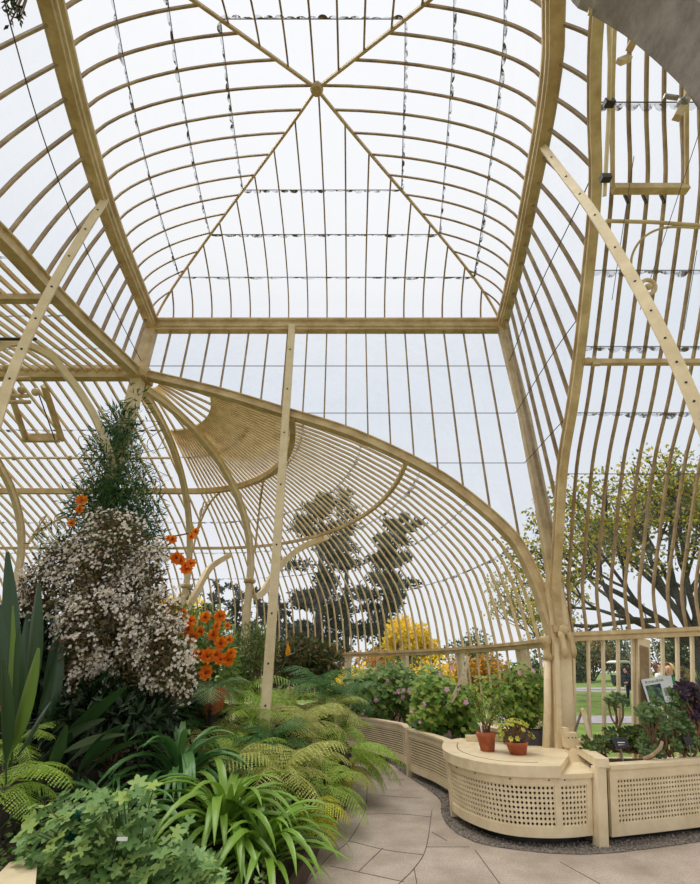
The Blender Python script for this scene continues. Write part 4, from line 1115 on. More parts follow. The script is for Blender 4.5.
for i, (u, v) in enumerate([(191, 537), (196, 531), (177, 557), (181, 561), (186, 565), (191, 564), (173, 539), (169, 538), (82, 501), (79, 510), (72, 523), (186, 570)]):
    flower_at(cb, at(u, v, 6.3), i, rs(.75, 1.05))
tw = MB()
for pts in ([(140, 540), (165, 538), (196, 532)], [(140, 560), (165, 555), (190, 566)], [(95, 505), (82, 502), (72, 523)]): tw.tube([at(u, v, 6.35) for u, v in pts], .012, 4)
tw.build('twigs', stem_b, cb)

ob = thing('orange_flowered_shrub', 'green shrub with a cluster of bright orange double flowers', 'shrub', tuple(at(205, 690, 7.3)))
mb = MB()
for (u, v, ru, rv, n) in [(205, 640, 30, 34, 700), (190, 665, 24, 22, 400), (222, 660, 20, 24, 350), (182, 622, 14, 20, 200)]:
    c = at(u, v, 7.35); s = (c.y*CP+(c.z-CAMH)*SP)/F; cloud(mb, c, (ru*s, .35, rv*s), n, .12, .04, .2)
mb.build('foliage', L_ger, ob)
sm = MB(); b0 = at(205, 700, 7.5)
for u, v in ((216, 626), (201, 640), (183, 620), (228, 645)): sm.tube([b0, at(u, v, 7.4)], .012, 5)
sm.build('stems', stem_g, ob)
for i, (u, v) in enumerate([(216, 626), (227, 626), (220, 616), (221, 643), (229, 640), (221, 660), (230, 653), (201, 631), (194, 636), (183, 613), (181, 627), (190, 621), (169, 606), (201, 654), (207, 673), (205, 617), (196, 654), (229, 659), (189, 629), (216, 654), (207, 656), (214, 634)]):
    flower_at(ob, at(u, v, 6.95), i, rs(.8, 1.25))

# ---- bushes behind the ferns
def bush(name, label, cat, uvr, Y, mat, l, w, foot, stems=True, depth=.5, group=None, leafkind=None, shell=.25):
    t = thing(name, label, cat, tuple(foot), group); mb = MB()
    for (u, v, ru, rv, n) in uvr:
        c = at(u, v, Y); s = (c.y*CP+(c.z-CAMH)*SP)/F
        if leafkind:
            for _ in range(n):
                q = unit(); k = rs(.4, 1); p = c+V((q.x*ru*s*k, q.y*depth*k, q.z*rv*s*k))
                lobed(mb, p, (q*.5+V((0, -.4, .8))+unit()*.5), l*rs(.6, 1.2), 5, leafkind)
        else: cloud(mb, c, (ru*s, depth, rv*s), n, l, w, shell)
    mb.build('foliage', mat, t)
    if stems:
        sm = MB()
        for (u, v, ru, rv, n) in uvr:
            for _ in range(4):
                e = at(u+rs(-ru, ru)*.7, v-rs(-.3, .8)*rv, Y); sm.tube(catmull([V(foot)+V((rs(-.15, .15), rs(-.1, .1), 0)), V(foot).lerp(e, .55)+V((0, 0, .1)), e], 4), .01, 4)
        sm.build('stems', stem_b, t)
    return t
bush('wispy_bush', 'olive wispy bush between the orange flowers and the straight bolted post', 'bush', [(250, 650, 22, 24, 1500), (238, 668, 18, 16, 800), (266, 645, 12, 16, 400)], 8.3, L_hebe, .13, .018, at(250, 700, 8.3))
bush('leafy_bush', 'dark leafy bush with brownish tips right of the straight bolted post', 'bush', [(300, 655, 24, 20, 900), (320, 665, 20, 18, 700), (285, 668, 16, 18, 500), (330, 660, 14, 12, 350)], 9.6, L_bush, .15, .045, at(305, 700, 9.6))
yf = thing('yellow_flower_stalk', 'single upright orange-yellow flower on a thin stalk against the far bushes', 'flower', tuple(at(280, 690, 8.4)))
MB().tube([at(276, 690, 8.4), at(282, 668, 8.4), at(288, 656, 8.4)], .01, 5).build('stalk', stem_g, yf)
for dx, dv in ((0, 640), (2, 646), (-2, 648)):
    leaf4(mb := MB(), at(288, 657, 8.4), (at(288+dx, dv, 8.38)-at(288, 657, 8.4)).normalized(), V((0, -1, .1)), (at(288, 657, 8.4)-at(288+dx, dv, 8.38)).length, .06); mb.build('petal', yellow_fl, yf)
leaf4(mb := MB(), at(284, 657, 8.4), (at(296, 652, 8.4)-at(284, 657, 8.4)).normalized(), V((0, -.5, 1)), .22, .03); mb.build('bract', leafmat('bract_grey', [(150, 158, 158), (176, 182, 182)]), yf)

# ---- pelargonium at the lower left
pg = thing('pelargonium', 'lobed grey-green pelargonium in the lower left beside the cream bench corner', 'plant', (-1.5, 4.0, .2))
mb, sm = MB(), MB(); b0 = V((-1.5, 4.05, .2))
for (u, v, ru, rv, n) in [(70, 835, 40, 30, 70), (115, 830, 40, 36, 80), (150, 850, 40, 30, 70), (60, 870, 40, 22, 60), (110, 872, 50, 20, 70), (165, 872, 34, 16, 40), (135, 800, 20, 18, 26), (85, 808, 26, 16, 26), (40, 850, 22, 22, 30), (190, 868, 26, 18, 60), (150, 884, 60, 14, 90), (70, 884, 40, 12, 50), (205, 882, 20, 10, 40)]:
    for _ in range(n):
        c = at(u+rs(-ru, ru), v+rs(-rv, rv), rs(3.75, 4.25)); nn = V((rs(-.5, .5), -.35+rs(-.4, .3), .9))
        lobed(mb, c, nn, rs(.035, .075), 5, .5, .12)
        if rnd() < .25: sm.tube([b0+V((rs(-.3, .3), rs(-.1, .1), 0)), c.lerp(b0, .4)+V((0, 0, .05)), c], .005, 4)
mb.build('foliage', L_pel, pg); sm.build('stems', stem_g, pg)
wl = MB(); q = at(122, 840, 3.72); wl.box(q.x-.035, q.x+.035, q.y-.002, q.y+.002, q.z-.005, q.z+.015)
lb = thing('plant_label', 'small white plant label lying in the lower left pelargonium', 'label', tuple(q)); wl.build('tag', white_p, lb); MB().tube([q+V((-.03, 0, 0)), q+V((-.05, .02, -.14))], .004, 5).build('stake', black_p, lb)
tp_ = thing('plant_pot', 'teal plastic pot glimpsed through the lower left pelargonium leaves', 'pot', tuple(at(70, 840, 4.12)))
q = at(70, 840, 4.12); MB().lathe([(.07, 0), (.075, .01), (.095, .15), (.1, .15), (.1, .18), (.09, .18), (.08, .02)], q, 18).build('pot', paint('teal_plastic', (10, 92, 88), (20, 120, 112), .4, 5, 0), tp_, True)
# added undergrowth: covers bare soil, dark leaves stand in for deep shade between plants
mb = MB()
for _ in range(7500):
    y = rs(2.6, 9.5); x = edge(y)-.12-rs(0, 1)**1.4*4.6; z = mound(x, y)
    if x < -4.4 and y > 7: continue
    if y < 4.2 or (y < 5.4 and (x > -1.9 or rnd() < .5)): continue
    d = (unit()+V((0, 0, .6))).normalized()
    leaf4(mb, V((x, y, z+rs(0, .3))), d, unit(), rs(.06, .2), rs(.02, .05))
o = mb.build('undergrowth', L_dark, None); o['kind'] = 'stuff'; o['label'] = 'low undergrowth covering the soil of the left bed, darkened to stand in for shade'; o['category'] = 'undergrowth'

bush('shade_stand_in', 'added dark leaf mass standing in for deep shade under the white-flowered bush', 'bush', [(60, 715, 40, 26, 900), (160, 705, 30, 22, 700), (20, 720, 30, 30, 600), (22, 640, 26, 40, 1100), (50, 660, 26, 34, 900)], 6.5, L_dark, .2, .06, at(100, 750, 6.5))  # added foliage; its dark leaves stand in for the deep shade here
bush('shade_stand_in', 'added dark leaf mass standing in for shade over the bare stems of the white-flowered bush', 'bush', [(105, 708, 40, 24, 1000), (145, 712, 30, 18, 700), (80, 725, 36, 20, 700)], 5.5, L_dark, .17, .045, at(110, 760, 5.5))  # added over the bare stems, dark leaves in place of shade
bush('shade_stand_in', 'added dark leaf mass standing in for shade between the white-flowered bush and the grey-green fern', 'bush', [(190, 700, 18, 18, 500), (205, 715, 18, 14, 400), (178, 715, 20, 16, 400)], 7.9, L_bush, .16, .05, at(195, 735, 7.9))  # more added foliage, filling a shaded gap with dark leaves
mb = MB()
for _ in range(1400):
    y = rs(3.3, 5.4); x = edge(y)-.1-rs(0, 3.0); z = mound(x, y)
    if x < -2.05 and y < 4.1: continue
    lobed(mb, V((x, y, z+rs(.02, .14))), V((rs(-.4, .4), -.4, .9)), rs(.015, .035), 5, .35, .1)
o = mb.build('groundcover', L_ger, None); o['kind'] = 'stuff'; o['label'] = 'low small-leaved ground cover at the front of the left bed'; o['category'] = 'ground cover'
# cream bench corner in the lower left
bc = thing('garden_bench', 'corner of a cream wooden bench top showing at the lower left edge', 'bench', (-2.5, 3.6, 0))
a, b, c = at(-14, 890, 3.5), at(10, 862, 3.9), at(40, 858, 3.95); zt = .45
def fz(u, v, z):
    p = at(u, v, 1); d = p-V((0, 0, CAMH)); return V((0, 0, CAMH))+d*((z-CAMH)/d.z)
q = [fz(-4, 876, zt), fz(10, 862, zt), fz(38, 858, zt), fz(34, 900, zt), fz(-30, 905, zt)]
MB().poly([(p.x, p.y) for p in reversed(q)], zt-.04, zt).build('seat', benchc, bc)
for p in (q[1], q[2], q[3]):
    cc = (q[0]+q[1]+q[2]+q[3])/4; w_ = p.lerp(cc, .15); MB().box(w_.x-.03, w_.x+.03, w_.y-.03, w_.y+.03, 0, zt-.04).build('leg', benchc, bc)

# ---- geraniums behind the slatted casings
pk = [flower_mesh(.046, pink_fl, 5), flower_mesh(.036, pink_fl, 5)]
def pinks(t, uv, Y, sc=1):
    for i, (u, v) in enumerate(uv):
        p = at(u, v, Y); put(part('flower', pk[i % 2], t, p, facing(p), sc*rs(.8, 1.2)), t)
g1 = bush('geranium', 'mid-green geranium mass with pale pink flowers behind the farther slatted casing', 'plant', [(378, 700, 26, 20, 620), (395, 686, 24, 22, 560), (362, 690, 18, 20, 380), (410, 696, 18, 22, 420), (380, 676, 20, 12, 160), (430, 682, 16, 16, 200)], 11.3, L_ger, .075, .1, (.9, 11.3, .5), leafkind=.3, depth=.6, group='geraniums behind the casings')
pinks(g1, [(398, 692), (404, 690), (410, 691), (403, 697), (388, 681), (420, 688), (413, 711), (440, 673), (376, 700), (366, 686)], 10.7, 1.3)
g2 = bush('geranium', 'bright green bushy geranium behind the nearer slatted casing', 'plant', [(440, 700, 24, 24, 760), (430, 715, 22, 18, 560), (458, 705, 18, 22, 500), (462, 725, 16, 12, 160), (425, 690, 16, 16, 160)], 9.0, L_ger2, .062, .08, (1.9, 9.0, .5), leafkind=.3, depth=.55, group='geraniums behind the casings')
pinks(g2, [(424, 704), (412, 711), (466, 703), (441, 675), (452, 668), (420, 722), (447, 690)], 8.4, 1.0)
g3 = bush('geranium', 'tall open geranium with pink flowers between the potted plants and the corner column', 'plant', [(522, 690, 24, 20, 330), (535, 700, 16, 24, 280), (512, 705, 16, 18, 240), (525, 715, 18, 14, 180), (498, 688, 18, 16, 180), (542, 685, 12, 16, 110), (520, 672, 20, 10, 70), (480, 690, 14, 14, 60)], 7.45, L_gerl, .042, .06, (2.45, 7.5, .5), leafkind=.35, depth=.3, group='geraniums behind the casings')
pinks(g3, [(546, 703), (558, 701), (533, 671), (547, 683), (497, 700), (520, 672)], 7.1, .9)
g4 = bush('geranium', 'wispy blue-green geranium at the far end beside the fern bed', 'plant', [(350, 690, 12, 16, 220), (345, 705, 10, 12, 160)], 12.0, L_ger, .07, .09, (.1, 12, .5), leafkind=.3, depth=.4, group='geraniums behind the casings')
pinks(g4, [(348, 684), (356, 678)], 11.6, 1.2)

# ---- peeling lath leaning in the geraniums, dark trough
lath = thing('leaning_lath', 'peeling white curved lath leaning among the geraniums', 'lath', tuple(at(450, 705, 8.6)))
MB().sweep(catmull([at(444, 712, 8.6), at(455, 694, 8.55), at(463, 676, 8.5), at(468, 656, 8.5)], 5), [(-.034, -.012), (.034, -.012), (.034, .012), (-.034, .012)], (0, -1, .2)).build('lath', paint('peeling_white', (120, 96, 66), (226, 210, 176), .7, 14, .3, 30, 6, .38, .46), lath)
tr = thing('planter_trough', 'dark grey trough standing behind the two terracotta pots', 'planter', (2.5, 7.2, .5))
mb = MB(); mb.box(2.12, 2.72, 7.08, 7.1, .48, .84); mb.box(2.12, 2.72, 7.3, 7.32, .48, .84); mb.box(2.12, 2.14, 7.1, 7.3, .48, .84); mb.box(2.7, 2.72, 7.1, 7.3, .48, .84); mb.box(2.12, 2.72, 7.08, 7.32, .46, .48)
mb.build('box', paint('dark_trough', (58, 56, 60), (88, 86, 92), .7, 10, .2), tr); MB().box(2.14, 2.7, 7.1, 7.3, .76, .8).build('soil_fill', soil, tr)

# ---- potted plants on the casing
def pot(name, loc, r, h, label):
    t = thing(name, label, 'potted plant', loc); x, y, z = loc
    MB().lathe([(r*.62, 0), (r*.72, .0), (r*.93, h*.72), (r*1.0, h*.74), (r*1.02, h), (r*.9, h), (r*.84, h*.74), (r*.6, .02)], loc, 24).build('pot', terra, t, True)
    MB().lathe([(.001, h*.84), (r*.87, h*.85)], loc, 20).build('soil_fill', soil, t)
    return t
p1 = pot('potted_plant', (1.72, 6.66, .677), .118, .2, 'taller terracotta pot with thin stems and a white label stick')
sm, lf = MB(), MB()
for i in range(16):
    a = V((1.72+rs(-.06, .06), 6.66+rs(-.06, .06), .84)); tip = at(rs(466, 508), rs(686, 722), rs(6.45, 6.85)); pts = catmull([a, a.lerp(tip, .5)+V((0, 0, .06)), tip], 4); sm.tube(pts, .006, 5)
    for q in range(14):
        k = pts[random.randrange(len(pts)//2, len(pts))]; lobed(lf, k+unit()*.05, unit()+V((0, -.3, .8)), rs(.018, .034), 3, .2)
sm.build('stems', stem_b, p1); lf.build('foliage', L_gerl, p1)
MB().add([V((1.655, 6.6, .83)), V((1.67, 6.6, .83)), V((1.65, 6.58, .98)), V((1.632, 6.58, .98)), V((1.655, 6.603, .83)), V((1.67, 6.603, .83)), V((1.65, 6.583, .98)), V((1.632, 6.583, .98))], [(0, 1, 2, 3), (7, 6, 5, 4), (0, 4, 5, 1), (1, 5, 6, 2), (2, 6, 7, 3), (3, 7, 4, 0)]).build('label_stick', white_p, p1)
p2 = pot('potted_plant', (2.02, 6.42, .677), .13, .125, 'shallow terracotta pot with a domed yellow-green succulent')
sm, lf = MB(), MB()
for i in range(60):
    u_ = unit(); u_.z = abs(u_.z); tip = V((2.02, 6.42, .83))+V((u_.x*.2, u_.y*.17, u_.z*.2)); sm.tube([V((2.02+u_.x*.05, 6.42+u_.y*.05, .79)), tip], .005, 4)
    petals(lf, tip, u_+V((0, -.2, .5)), rs(.026, .042), 6, .7, .3)
sm.build('stems', stem_b, p2); lf.build('foliage', L_yg, p2)

# ---- heating pipe, valve block and A-shaped prop by the column
hp = thing('heating_pipe', 'cream pipe running from the valve block under the succulents', 'pipe', (3.2, 6.7, .65))
MB().tube([(2.82, 6.62, .78), (4.6, 6.72, .78)], .028, 10).build('pipe', cream, hp); MB().tube([(3.12, 6.6, .4), (3.12, 6.62, .82)], .018, 8).build('standpipe', cream, hp); MB().sphere((3.12, 6.62, .83), .03, 0, 8, 6).build('cap', cream, hp)
vb = thing('valve_block', 'cream valve block on a splayed foot at the bottom of the corner column', 'valve', (2.74, 6.6, .6))
MB().box(2.67, 2.82, 6.52, 6.66, .72, .88).build('block', cream, vb); MB().box(2.67, 2.73, 6.54, 6.64, .88, .93).build('cap', cream, vb)
for q in (2.7, 2.75, 2.79): MB().sphere((q, 6.515, .83), .008, 0, 6, 4).build('bolt', black_iron, vb)
z0, z1 = .58, .72
MB().hexa([V((2.6, 6.4, z0)), V((2.96, 6.4, z0)), V((2.96, 6.68, z0)), V((2.6, 6.68, z0)), V((2.7, 6.5, z1)), V((2.8, 6.5, z1)), V((2.8, 6.66, z1)), V((2.7, 6.66, z1))]).build('foot', cream, vb)
ap = thing('wooden_prop', 'pale A-shaped wooden prop leaning on the pipe by the glass', 'prop', (3.2, 6.75, .6))
tp = at(582.5, 710, 6.72)
MB().sweep([tp, at(590, 738, 6.7)], [(-.022, -.012), (.022, -.012), (.022, .012), (-.022, .012)], (0, -1, 0)).build('leg', cream, ap)
MB().sweep([tp+V((0, .01, 0)), at(575, 731, 6.78)], [(-.012, -.01), (.012, -.01), (.012, .01), (-.012, .01)], (0, -1, 0)).build('leg', steel, ap)
MB().sphere(tp, .025, 0, 8, 6).build('hinge', cream, ap)

# ---- succulents in the right-hand bed
def rosette(mat, r, rings=3, n=8):
    m = MB()
    for k in range(rings):
        rr = r*(1-.27*k); cup = .15+.33*k
        for i in range(n-k):
            t = 2*PI*(i+.5*k)/(n-k); d = V((math.cos(t), math.sin(t), 0)); s = V((-d.y, d.x, 0)); z = V((0, 0, 1))
            m.add([z*.01*k, d*rr*.62+s*rr*.24+z*rr*cup*.7, d*rr*.9+s*rr*.16+z*rr*cup, d*rr+z*rr*cup*1.1, d*rr*.9-s*rr*.16+z*rr*cup, d*rr*.62-s*rr*.24+z*rr*cup*.7], [(0, 1, 2, 3, 4, 5)])
    return m.mesh('rosette', mat)
ros = [rosette(L_succ, .105), rosette(L_succ, .085), rosette(L_succ, .07, 3, 7)]
rosp = [rosette(L_purp, .1), rosette(L_purp, .08)]; ross = [rosette(L_succs, .06, 2, 6), rosette(L_succs, .045, 2, 6)]
def succulent(label, heads, Y, foot, ms, jit=.12, sc=1, stemr=.012, spread=.15):
    t = thing('aeonium', label, 'succulent', tuple(foot), 'succulents by the glass wall'); sm = MB()
    for i, (u, v) in enumerate(heads):
        p = at(u, v, Y+rs(-jit, jit)); d = (V((0, -.85, .6))+unit()*.4).normalized()
        put(part('rosette', ms[i % len(ms)], t, p, d.to_track_quat('Z', 'Y').to_euler(), rs(.85, 1.15)*sc), t)
        f = V(foot)+V((rs(-1, 1)*spread, rs(-.05, .05), 0)); sm.tube(catmull([f, f.lerp(p, .5)+V((rs(-.05, .05), 0, -.03)), p], 4), stemr, 5)
    sm.build('stems', stem_b, t)
def rnduv(n, u0, u1, v0, v1): return [(rs(u0, u1), rs(v0, v1)) for _ in range(n)]
succulent('small tree-like succulent with three round heads before the lawn', [(608, 702), (616, 698), (622.5, 700), (613, 704)], 6.62, at(617, 728, 6.62), [ros[2]], .04, 1.15, .012, .01)
succulent('large pale-headed green succulent below the sign', [(648, 708), (660, 714), (672, 722), (652, 722), (664, 728), (655, 735), (668, 740), (645, 738), (659, 746), (650, 747), (672, 734), (640, 745), (643, 715), (655, 700), (665, 706), (660, 721), (647, 728), (670, 713), (677, 728), (657, 752), (664, 734), (651, 715), (676, 745), (643, 750)], 6.35, at(660, 757, 6.35), ros, .12, 1)
succulent('green succulent reaching up right of the sign', [(680, 698), (674, 704), (686, 705), (678, 712), (683, 720), (690, 735), (684, 742), (671, 692), (676, 712), (688, 726), (672, 702), (681, 729), (694, 742)], 6.55, at(680, 752, 6.5), ros, .1, .9)
succulent('dark purple succulent at the right edge behind the green ones', [(694, 688), (688, 692), (698, 697), (690, 701), (682, 694), (697, 708), (703, 702), (694, 715), (699, 722), (688, 711), (684, 688), (705, 690), (703, 715), (678, 690), (692, 696), (700, 684)], 6.6, at(699, 752, 6.5), rosp, .12, 1)
succulent('low small-leaved succulent beside the cream post and pipe', rnduv(34, 584, 606, 738, 752), 6.35, at(596, 756, 6.4), ross, .18, 1, .006)
succulent('small-leaved succulent clump behind the little black name tag', rnduv(34, 602, 634, 726, 744), 6.62, at(618, 752, 6.6), ross, .12, 1.15, .006)
succulent('small dark succulent clump left of the sign foot', rnduv(26, 628, 646, 728, 748), 6.55, at(638, 753, 6.5), ross, .12, 1.1, .006)
succulent('succulent clump in the right corner under the purple one', [(676, 748), (690, 748), (697, 741), (704, 748), (684, 752)], 6.4, at(690, 758, 6.4), [ros[2], ros[1]], .1, .75)
lg_ = thing('fallen_stem', 'bare curved grey succulent stem lying on the soil below the sign', 'stem', tuple(at(652, 755, 6.15)))
MB().tube(catmull([at(643, 759, 6.15), at(652, 755, 6.12), at(660, 748, 6.15), at(662, 742, 6.2)], 5), .018, 7).build('stem', paint('grey_stem', (140, 118, 92), (176, 152, 120), .8, 12, .3), lg_)
nt_ = thing('name_tag', 'small black name tag on a stake in the succulent bed', 'label', tuple(at(621, 757, 6.1)))
p = at(620.5, 743.5, 6.1); MB().sweep([p+V((-.085, 0, .0)), p+V((.085, 0, .012))], [(-.012, -.05), (.012, -.05), (.012, .05), (-.012, .05)], (0, .4, 1)).build('plate', black_p, nt_); npl = nt_.children[0]
MB().tube([p+V((0, .02, -.02)), p+V((0, .03, -.18))], .008, 6).build('stake', steel, nt_)
for q in (-.012, .012): MB().box(p.x-.04, p.x+.04, p.y-.02, p.y-.016, p.z+q-.004, p.z+q+.004).build('lettering', white_p, npl)
nb = thing('name_tag', 'second black name tag, under the purple succulent at the right edge', 'label', tuple(at(688, 752, 6.2)))
p = at(688, 741, 6.22); MB().sweep([p+V((-.05, 0, 0)), p+V((.05, 0, 0))], [(-.01, -.04), (.01, -.04), (.01, .04), (-.01, .04)], (0, .4, 1)).build('plate', black_p, nb); MB().tube([p, p+V((0, .02, -.15))], .007, 6).build('stake', steel, nb)
sn = thing('flat_stone', 'flat pale stone on the soil under the small black name tag', 'stone', tuple(at(614, 759, 6.05)))
p = at(617, 757.5, 6.08); MB().poly([(p.x-.13, p.y-.05), (p.x+.12, p.y-.04), (p.x+.14, p.y+.08), (p.x-.04, p.y+.11), (p.x-.14, p.y+.03)], .555, .61).build('stone', paint('pale_stone', (196, 180, 160), (222, 208, 188), .8, 8, .3), sn)

# ---- information board behind the succulents
sg = thing('information_board', 'white information board with a dark plant picture, tilted above the succulents', 'sign', tuple(at(660, 740, 6.6)))
c0, c1, c2, c3 = at(641, 679.5, 6.78), at(671, 675, 6.78), at(676.5, 700, 6.55), at(650, 707, 6.55)
n = ((c1-c0).cross(c3-c0)).normalized(); n = n if n.y < 0 else -n
def onb(s, t, off): return c0.lerp(c1, s).lerp(c3.lerp(c2, s), t)+n*off
def panel(mb, s0, s1, t0, t1, o0, o1): return mb.hexa([onb(s0, t1, o0), onb(s1, t1, o0), onb(s1, t0, o0), onb(s0, t0, o0), onb(s0, t1, o1), onb(s1, t1, o1), onb(s1, t0, o1), onb(s0, t0, o1)])
bd_ = panel(MB(), 0, 1, 0, 1, -.012, 0).build('board', paint('board_white', (184, 186, 180), (204, 206, 200), .5, 3, 0), sg)
panel(MB(), -.015, 1.015, -.02, 1.015, -.03, -.013).build('backing', black_p, sg)
panel(MB(), .07, .58, .26, .95, 0, .003).build('picture', leafmat('x', [(1, 1, 1)]) if 0 else paint('plant_picture', (14, 24, 52), (96, 140, 72), .5, 9, 0, detail=4, lo=.42, hi=.66), bd_)
ink = paint('grey_green_ink', (120, 128, 112), (140, 148, 128), .6, 5, 0)
mb = MB(); x = .1
for w_ in (.09, .03, .06, .11, .04, .08, .05, .1): panel(mb, x, x+w_*.8, .08+.03*rnd(), .18, 0, .002); x += w_+.01
mb.build('heading', ink, bd_)
mb = MB()
for r in range(7): panel(mb, .64, .64+rs(.2, .28), .46+.045*r, .46+.045*r+.018, 0, .002)
mb.build('text_lines', ink, bd_)
for s in (.25, .75): MB().tube([onb(s, .9, -.03), onb(s, .9, -.03)+V((0, .05, -.55))], .012, 8).build('leg', steel, sg)

# ---- hanging sprig in the top left
hs = thing('hanging_sprig', 'dark leafy sprig hanging from the left roof beam in the top corner', 'sprig', (-3.1, 1.78, 7.7))
mb, sm = MB(), MB(); a = V((-3.1, 1.75, 7.7))
for (u, v) in ((12, 4), (18, 18), (8, 16), (10, 23), (2, 8), (16, 8), (20, 20)):
    e = at(u, v, 1.8); sm.tube([a, a.lerp(e, .6)+V((.0, 0, .03)), e], .006, 4)
    for q in range(9):
        k = a.lerp(e, rs(.7, 1.05)); leaf4(mb, k, (e-a).normalized()*.4+unit()*.7, V((0, 0, 1)), rs(.05, .09), .025)
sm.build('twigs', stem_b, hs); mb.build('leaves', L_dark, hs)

# ================================================================== THE GARDEN OUTSIDE
def limb(mb, tips, p, d, L, r, depth, spread=.6, up=.12, wig=.18, n=3, keep=.62):
    pts = [p]; dd = d.copy()
    for i in range(4):
        dd = (dd+unit()*wig+V((0, 0, up))).normalized(); pts.append(pts[-1]+dd*L/4)
    mb.tube(pts, [r*(1-.11*i) for i in range(5)], 6 if depth > 1 else 4)
    if depth == 0: tips.append((pts[-1], dd)); tips.append((pts[2], dd)); return
    for i in range(n):
        q = pts[-1] if i == 0 else pts[random.randint(2, 4)]
        nd = (dd*.8+unit()*spread*(.5 if i == 0 else 1.2)).normalized()
        limb(mb, tips, q, nd, L*rs(.62, .85), r*keep, depth-1, spread, up, wig, n, keep)
def foliage(mb, tips, n, rad, l, w, flat=.7):
    for _ in range(n):
        t, d = tips[random.randrange(len(tips))]; u = unit()
        leaf4(mb, t+V((u.x, u.y, u.z*flat))*rad*rnd()**.5, unit(), (unit()+V((0, -.3, .8))).normalized(), l*rs(.6, 1.3), w*rs(.6, 1.3))
def tree(name, label, base, dirs, L, r, depth, leaf, nl, rad, l, w, group, H=None, bk=None, spread=.6, up=.12, cat='tree'):
    t = thing(name, label, cat, tuple(base), group); mb, tips = MB(), []; b = V(base)
    top = b+V((0, 0, H or L)); mb.tube([b, b.lerp(top, .35)+V((rs(-.1, .1)*r*3, 0, 0)), b.lerp(top, .7), top], [r*1.35, r*1.05, r*.95, r*.9], 10)
    for d in dirs: limb(mb, tips, top-V((0, 0, rs(0, .25)*(H or L))), V(d).normalized(), L, r*.55, depth, spread, up)
    mb.build('trunk', bk or darkbark, t, True); lf = MB(); foliage(lf, tips, nl, rad, l, w); lf.build('foliage', leaf, t)
    return t
GZ = -.06
T_tw = leafmat('shrub_tawny', [(70, 74, 36), (110, 100, 48), (150, 124, 60), (96, 104, 52)], .6, .3)
# big broadleaf on the right
random.seed(21)
tree('broadleaf_tree', 'large spreading tree with thinning yellow-green leaves beyond the right-hand lawn', (17.6, 24.5, GZ), [(-.95, 0, .75), (-.6, -.4, 1.1), (-.25, .2, 1.4), (.5, 0, 1.1), (.9, .2, .7), (-.9, .4, .35), (-.15, -.5, 1.3)], 3.7, .42, 3, T_yg, 17000, .95, .24, .16, 'trees around the glasshouse', 3.2, darkbark, .62, .07)
# dark pines behind the apse
def pine(label, base, H, r, crown0, W, nl, lean=0, name='pine_tree', group='trees around the glasshouse', l=.55, w=.22, mat=None):
    t = thing(name, label, 'tree', tuple(base), group); mb, lf = MB(), MB(); b = V(base)
    pts = [b+V((lean*(i/8)**2, 0, H*i/8)) for i in range(9)]
    mb.tube(pts, [r*(1-.1*i) for i in range(9)], 8)
    nb = int(H*2.4)
    for i in range(nb):
        f = crown0+(1-crown0)*i/nb; p = b+V((lean*f*f, 0, H*f)); a = rs(0, 6.3); ln = W*(1.05-f*.6)*rs(.55, 1.1)
        e = p+V((math.cos(a)*ln, math.sin(a)*ln, ln*rs(-.1, .35)))
        mb.tube([p, p.lerp(e, .5)+V((0, 0, .1)), e], [.09, .06, .03], 4)
        for q in range(nl//nb):
            k = p.lerp(e, rs(.3, 1.08)); u = unit(); leaf4(lf, k+V((u.x, u.y, u.z*.45))*ln*.36*rnd()**.5, (unit()+V((0, 0, .3))).normalized(), unit(), l*rs(.6, 1.3), w*rs(.6, 1.2))
    mb.build('trunk', darkbark, t); lf.build('foliage', mat or T_conif, t)
pine('tall dark pine seen through the apse bars just right of the straight bolted post', (-2.6, 40, GZ), 15.8, .5, .12, 4.5, 8200)
pine('dark pine leaning right, seen through the apse bars above the yellow tree', (2.8, 44, GZ), 15.2, .4, .2, 4.2, 7600, 2.4)
pine('loose-crowned pine showing faintly above and between the two dark pines', (-.4, 52, GZ), 21.5, .4, .55, 3.2, 1500)
for i, (x, H) in enumerate(((-15.5, 8.6), (-13.2, 9.2), (-11.0, 8.9), (-8.8, 8.6), (-6.9, 8.0))):
    pine(['dark conifer seen behind the leftmost end of the brace above the orange flowers', 'second dark conifer from the left behind the orange flowers', 'dark conifer in the middle of the row behind the rib posts', 'dark conifer in front of the nearer rib post', 'shortest dark conifer, just left of the straight bolted post'][i], (x, 45+rs(-1, 1), GZ), H, .3, .05, 2.1, 1800, 0, 'conifer', 'conifers in a row behind the apse', .5, .2)
random.seed(5)
def blobtree(name, label, base, H, rx, rz, mat, n, l, w, group, trunk=.14, cat='tree'):
    t = thing(name, label, cat, tuple(base), group); b = V(base); lf, mb = MB(), MB(); c = b+V((0, 0, H-rz))
    for _ in range(14):
        u = unit(); p = c+V((u.x*rx, u.y*rx, u.z*rz))*rs(.35, .8); cloud(lf, p, (rx*.45, rx*.45, rz*.4), n//14, l, w, .2)
        mb.tube([b, b.lerp(p, .5)+V((0, 0, .1)), p], [trunk, trunk*.6, trunk*.2], 5)
    mb.build('trunk', darkbark, t); lf.build('foliage', mat, t)
blobtree('yellow_tree', 'bright yellow autumn tree below the leaning pine', (3.6, 35, GZ), 5.3, 1.6, 1.7, T_yel, 3200, .3, .2, 'trees around the glasshouse')
blobtree('yellow_tree', 'smaller bright yellow tree right beside the first one', (5.6, 36, GZ), 4.6, 1.2, 1.6, T_yel, 2000, .3, .2, 'trees around the glasshouse')
blobtree('yellow_tree', 'yellow-leaved tree glimpsed behind the orange flowers at the left', (-9.6, 26, GZ), 5.6, 1.3, 1.9, T_yel, 2200, .3, .18, 'trees around the glasshouse')
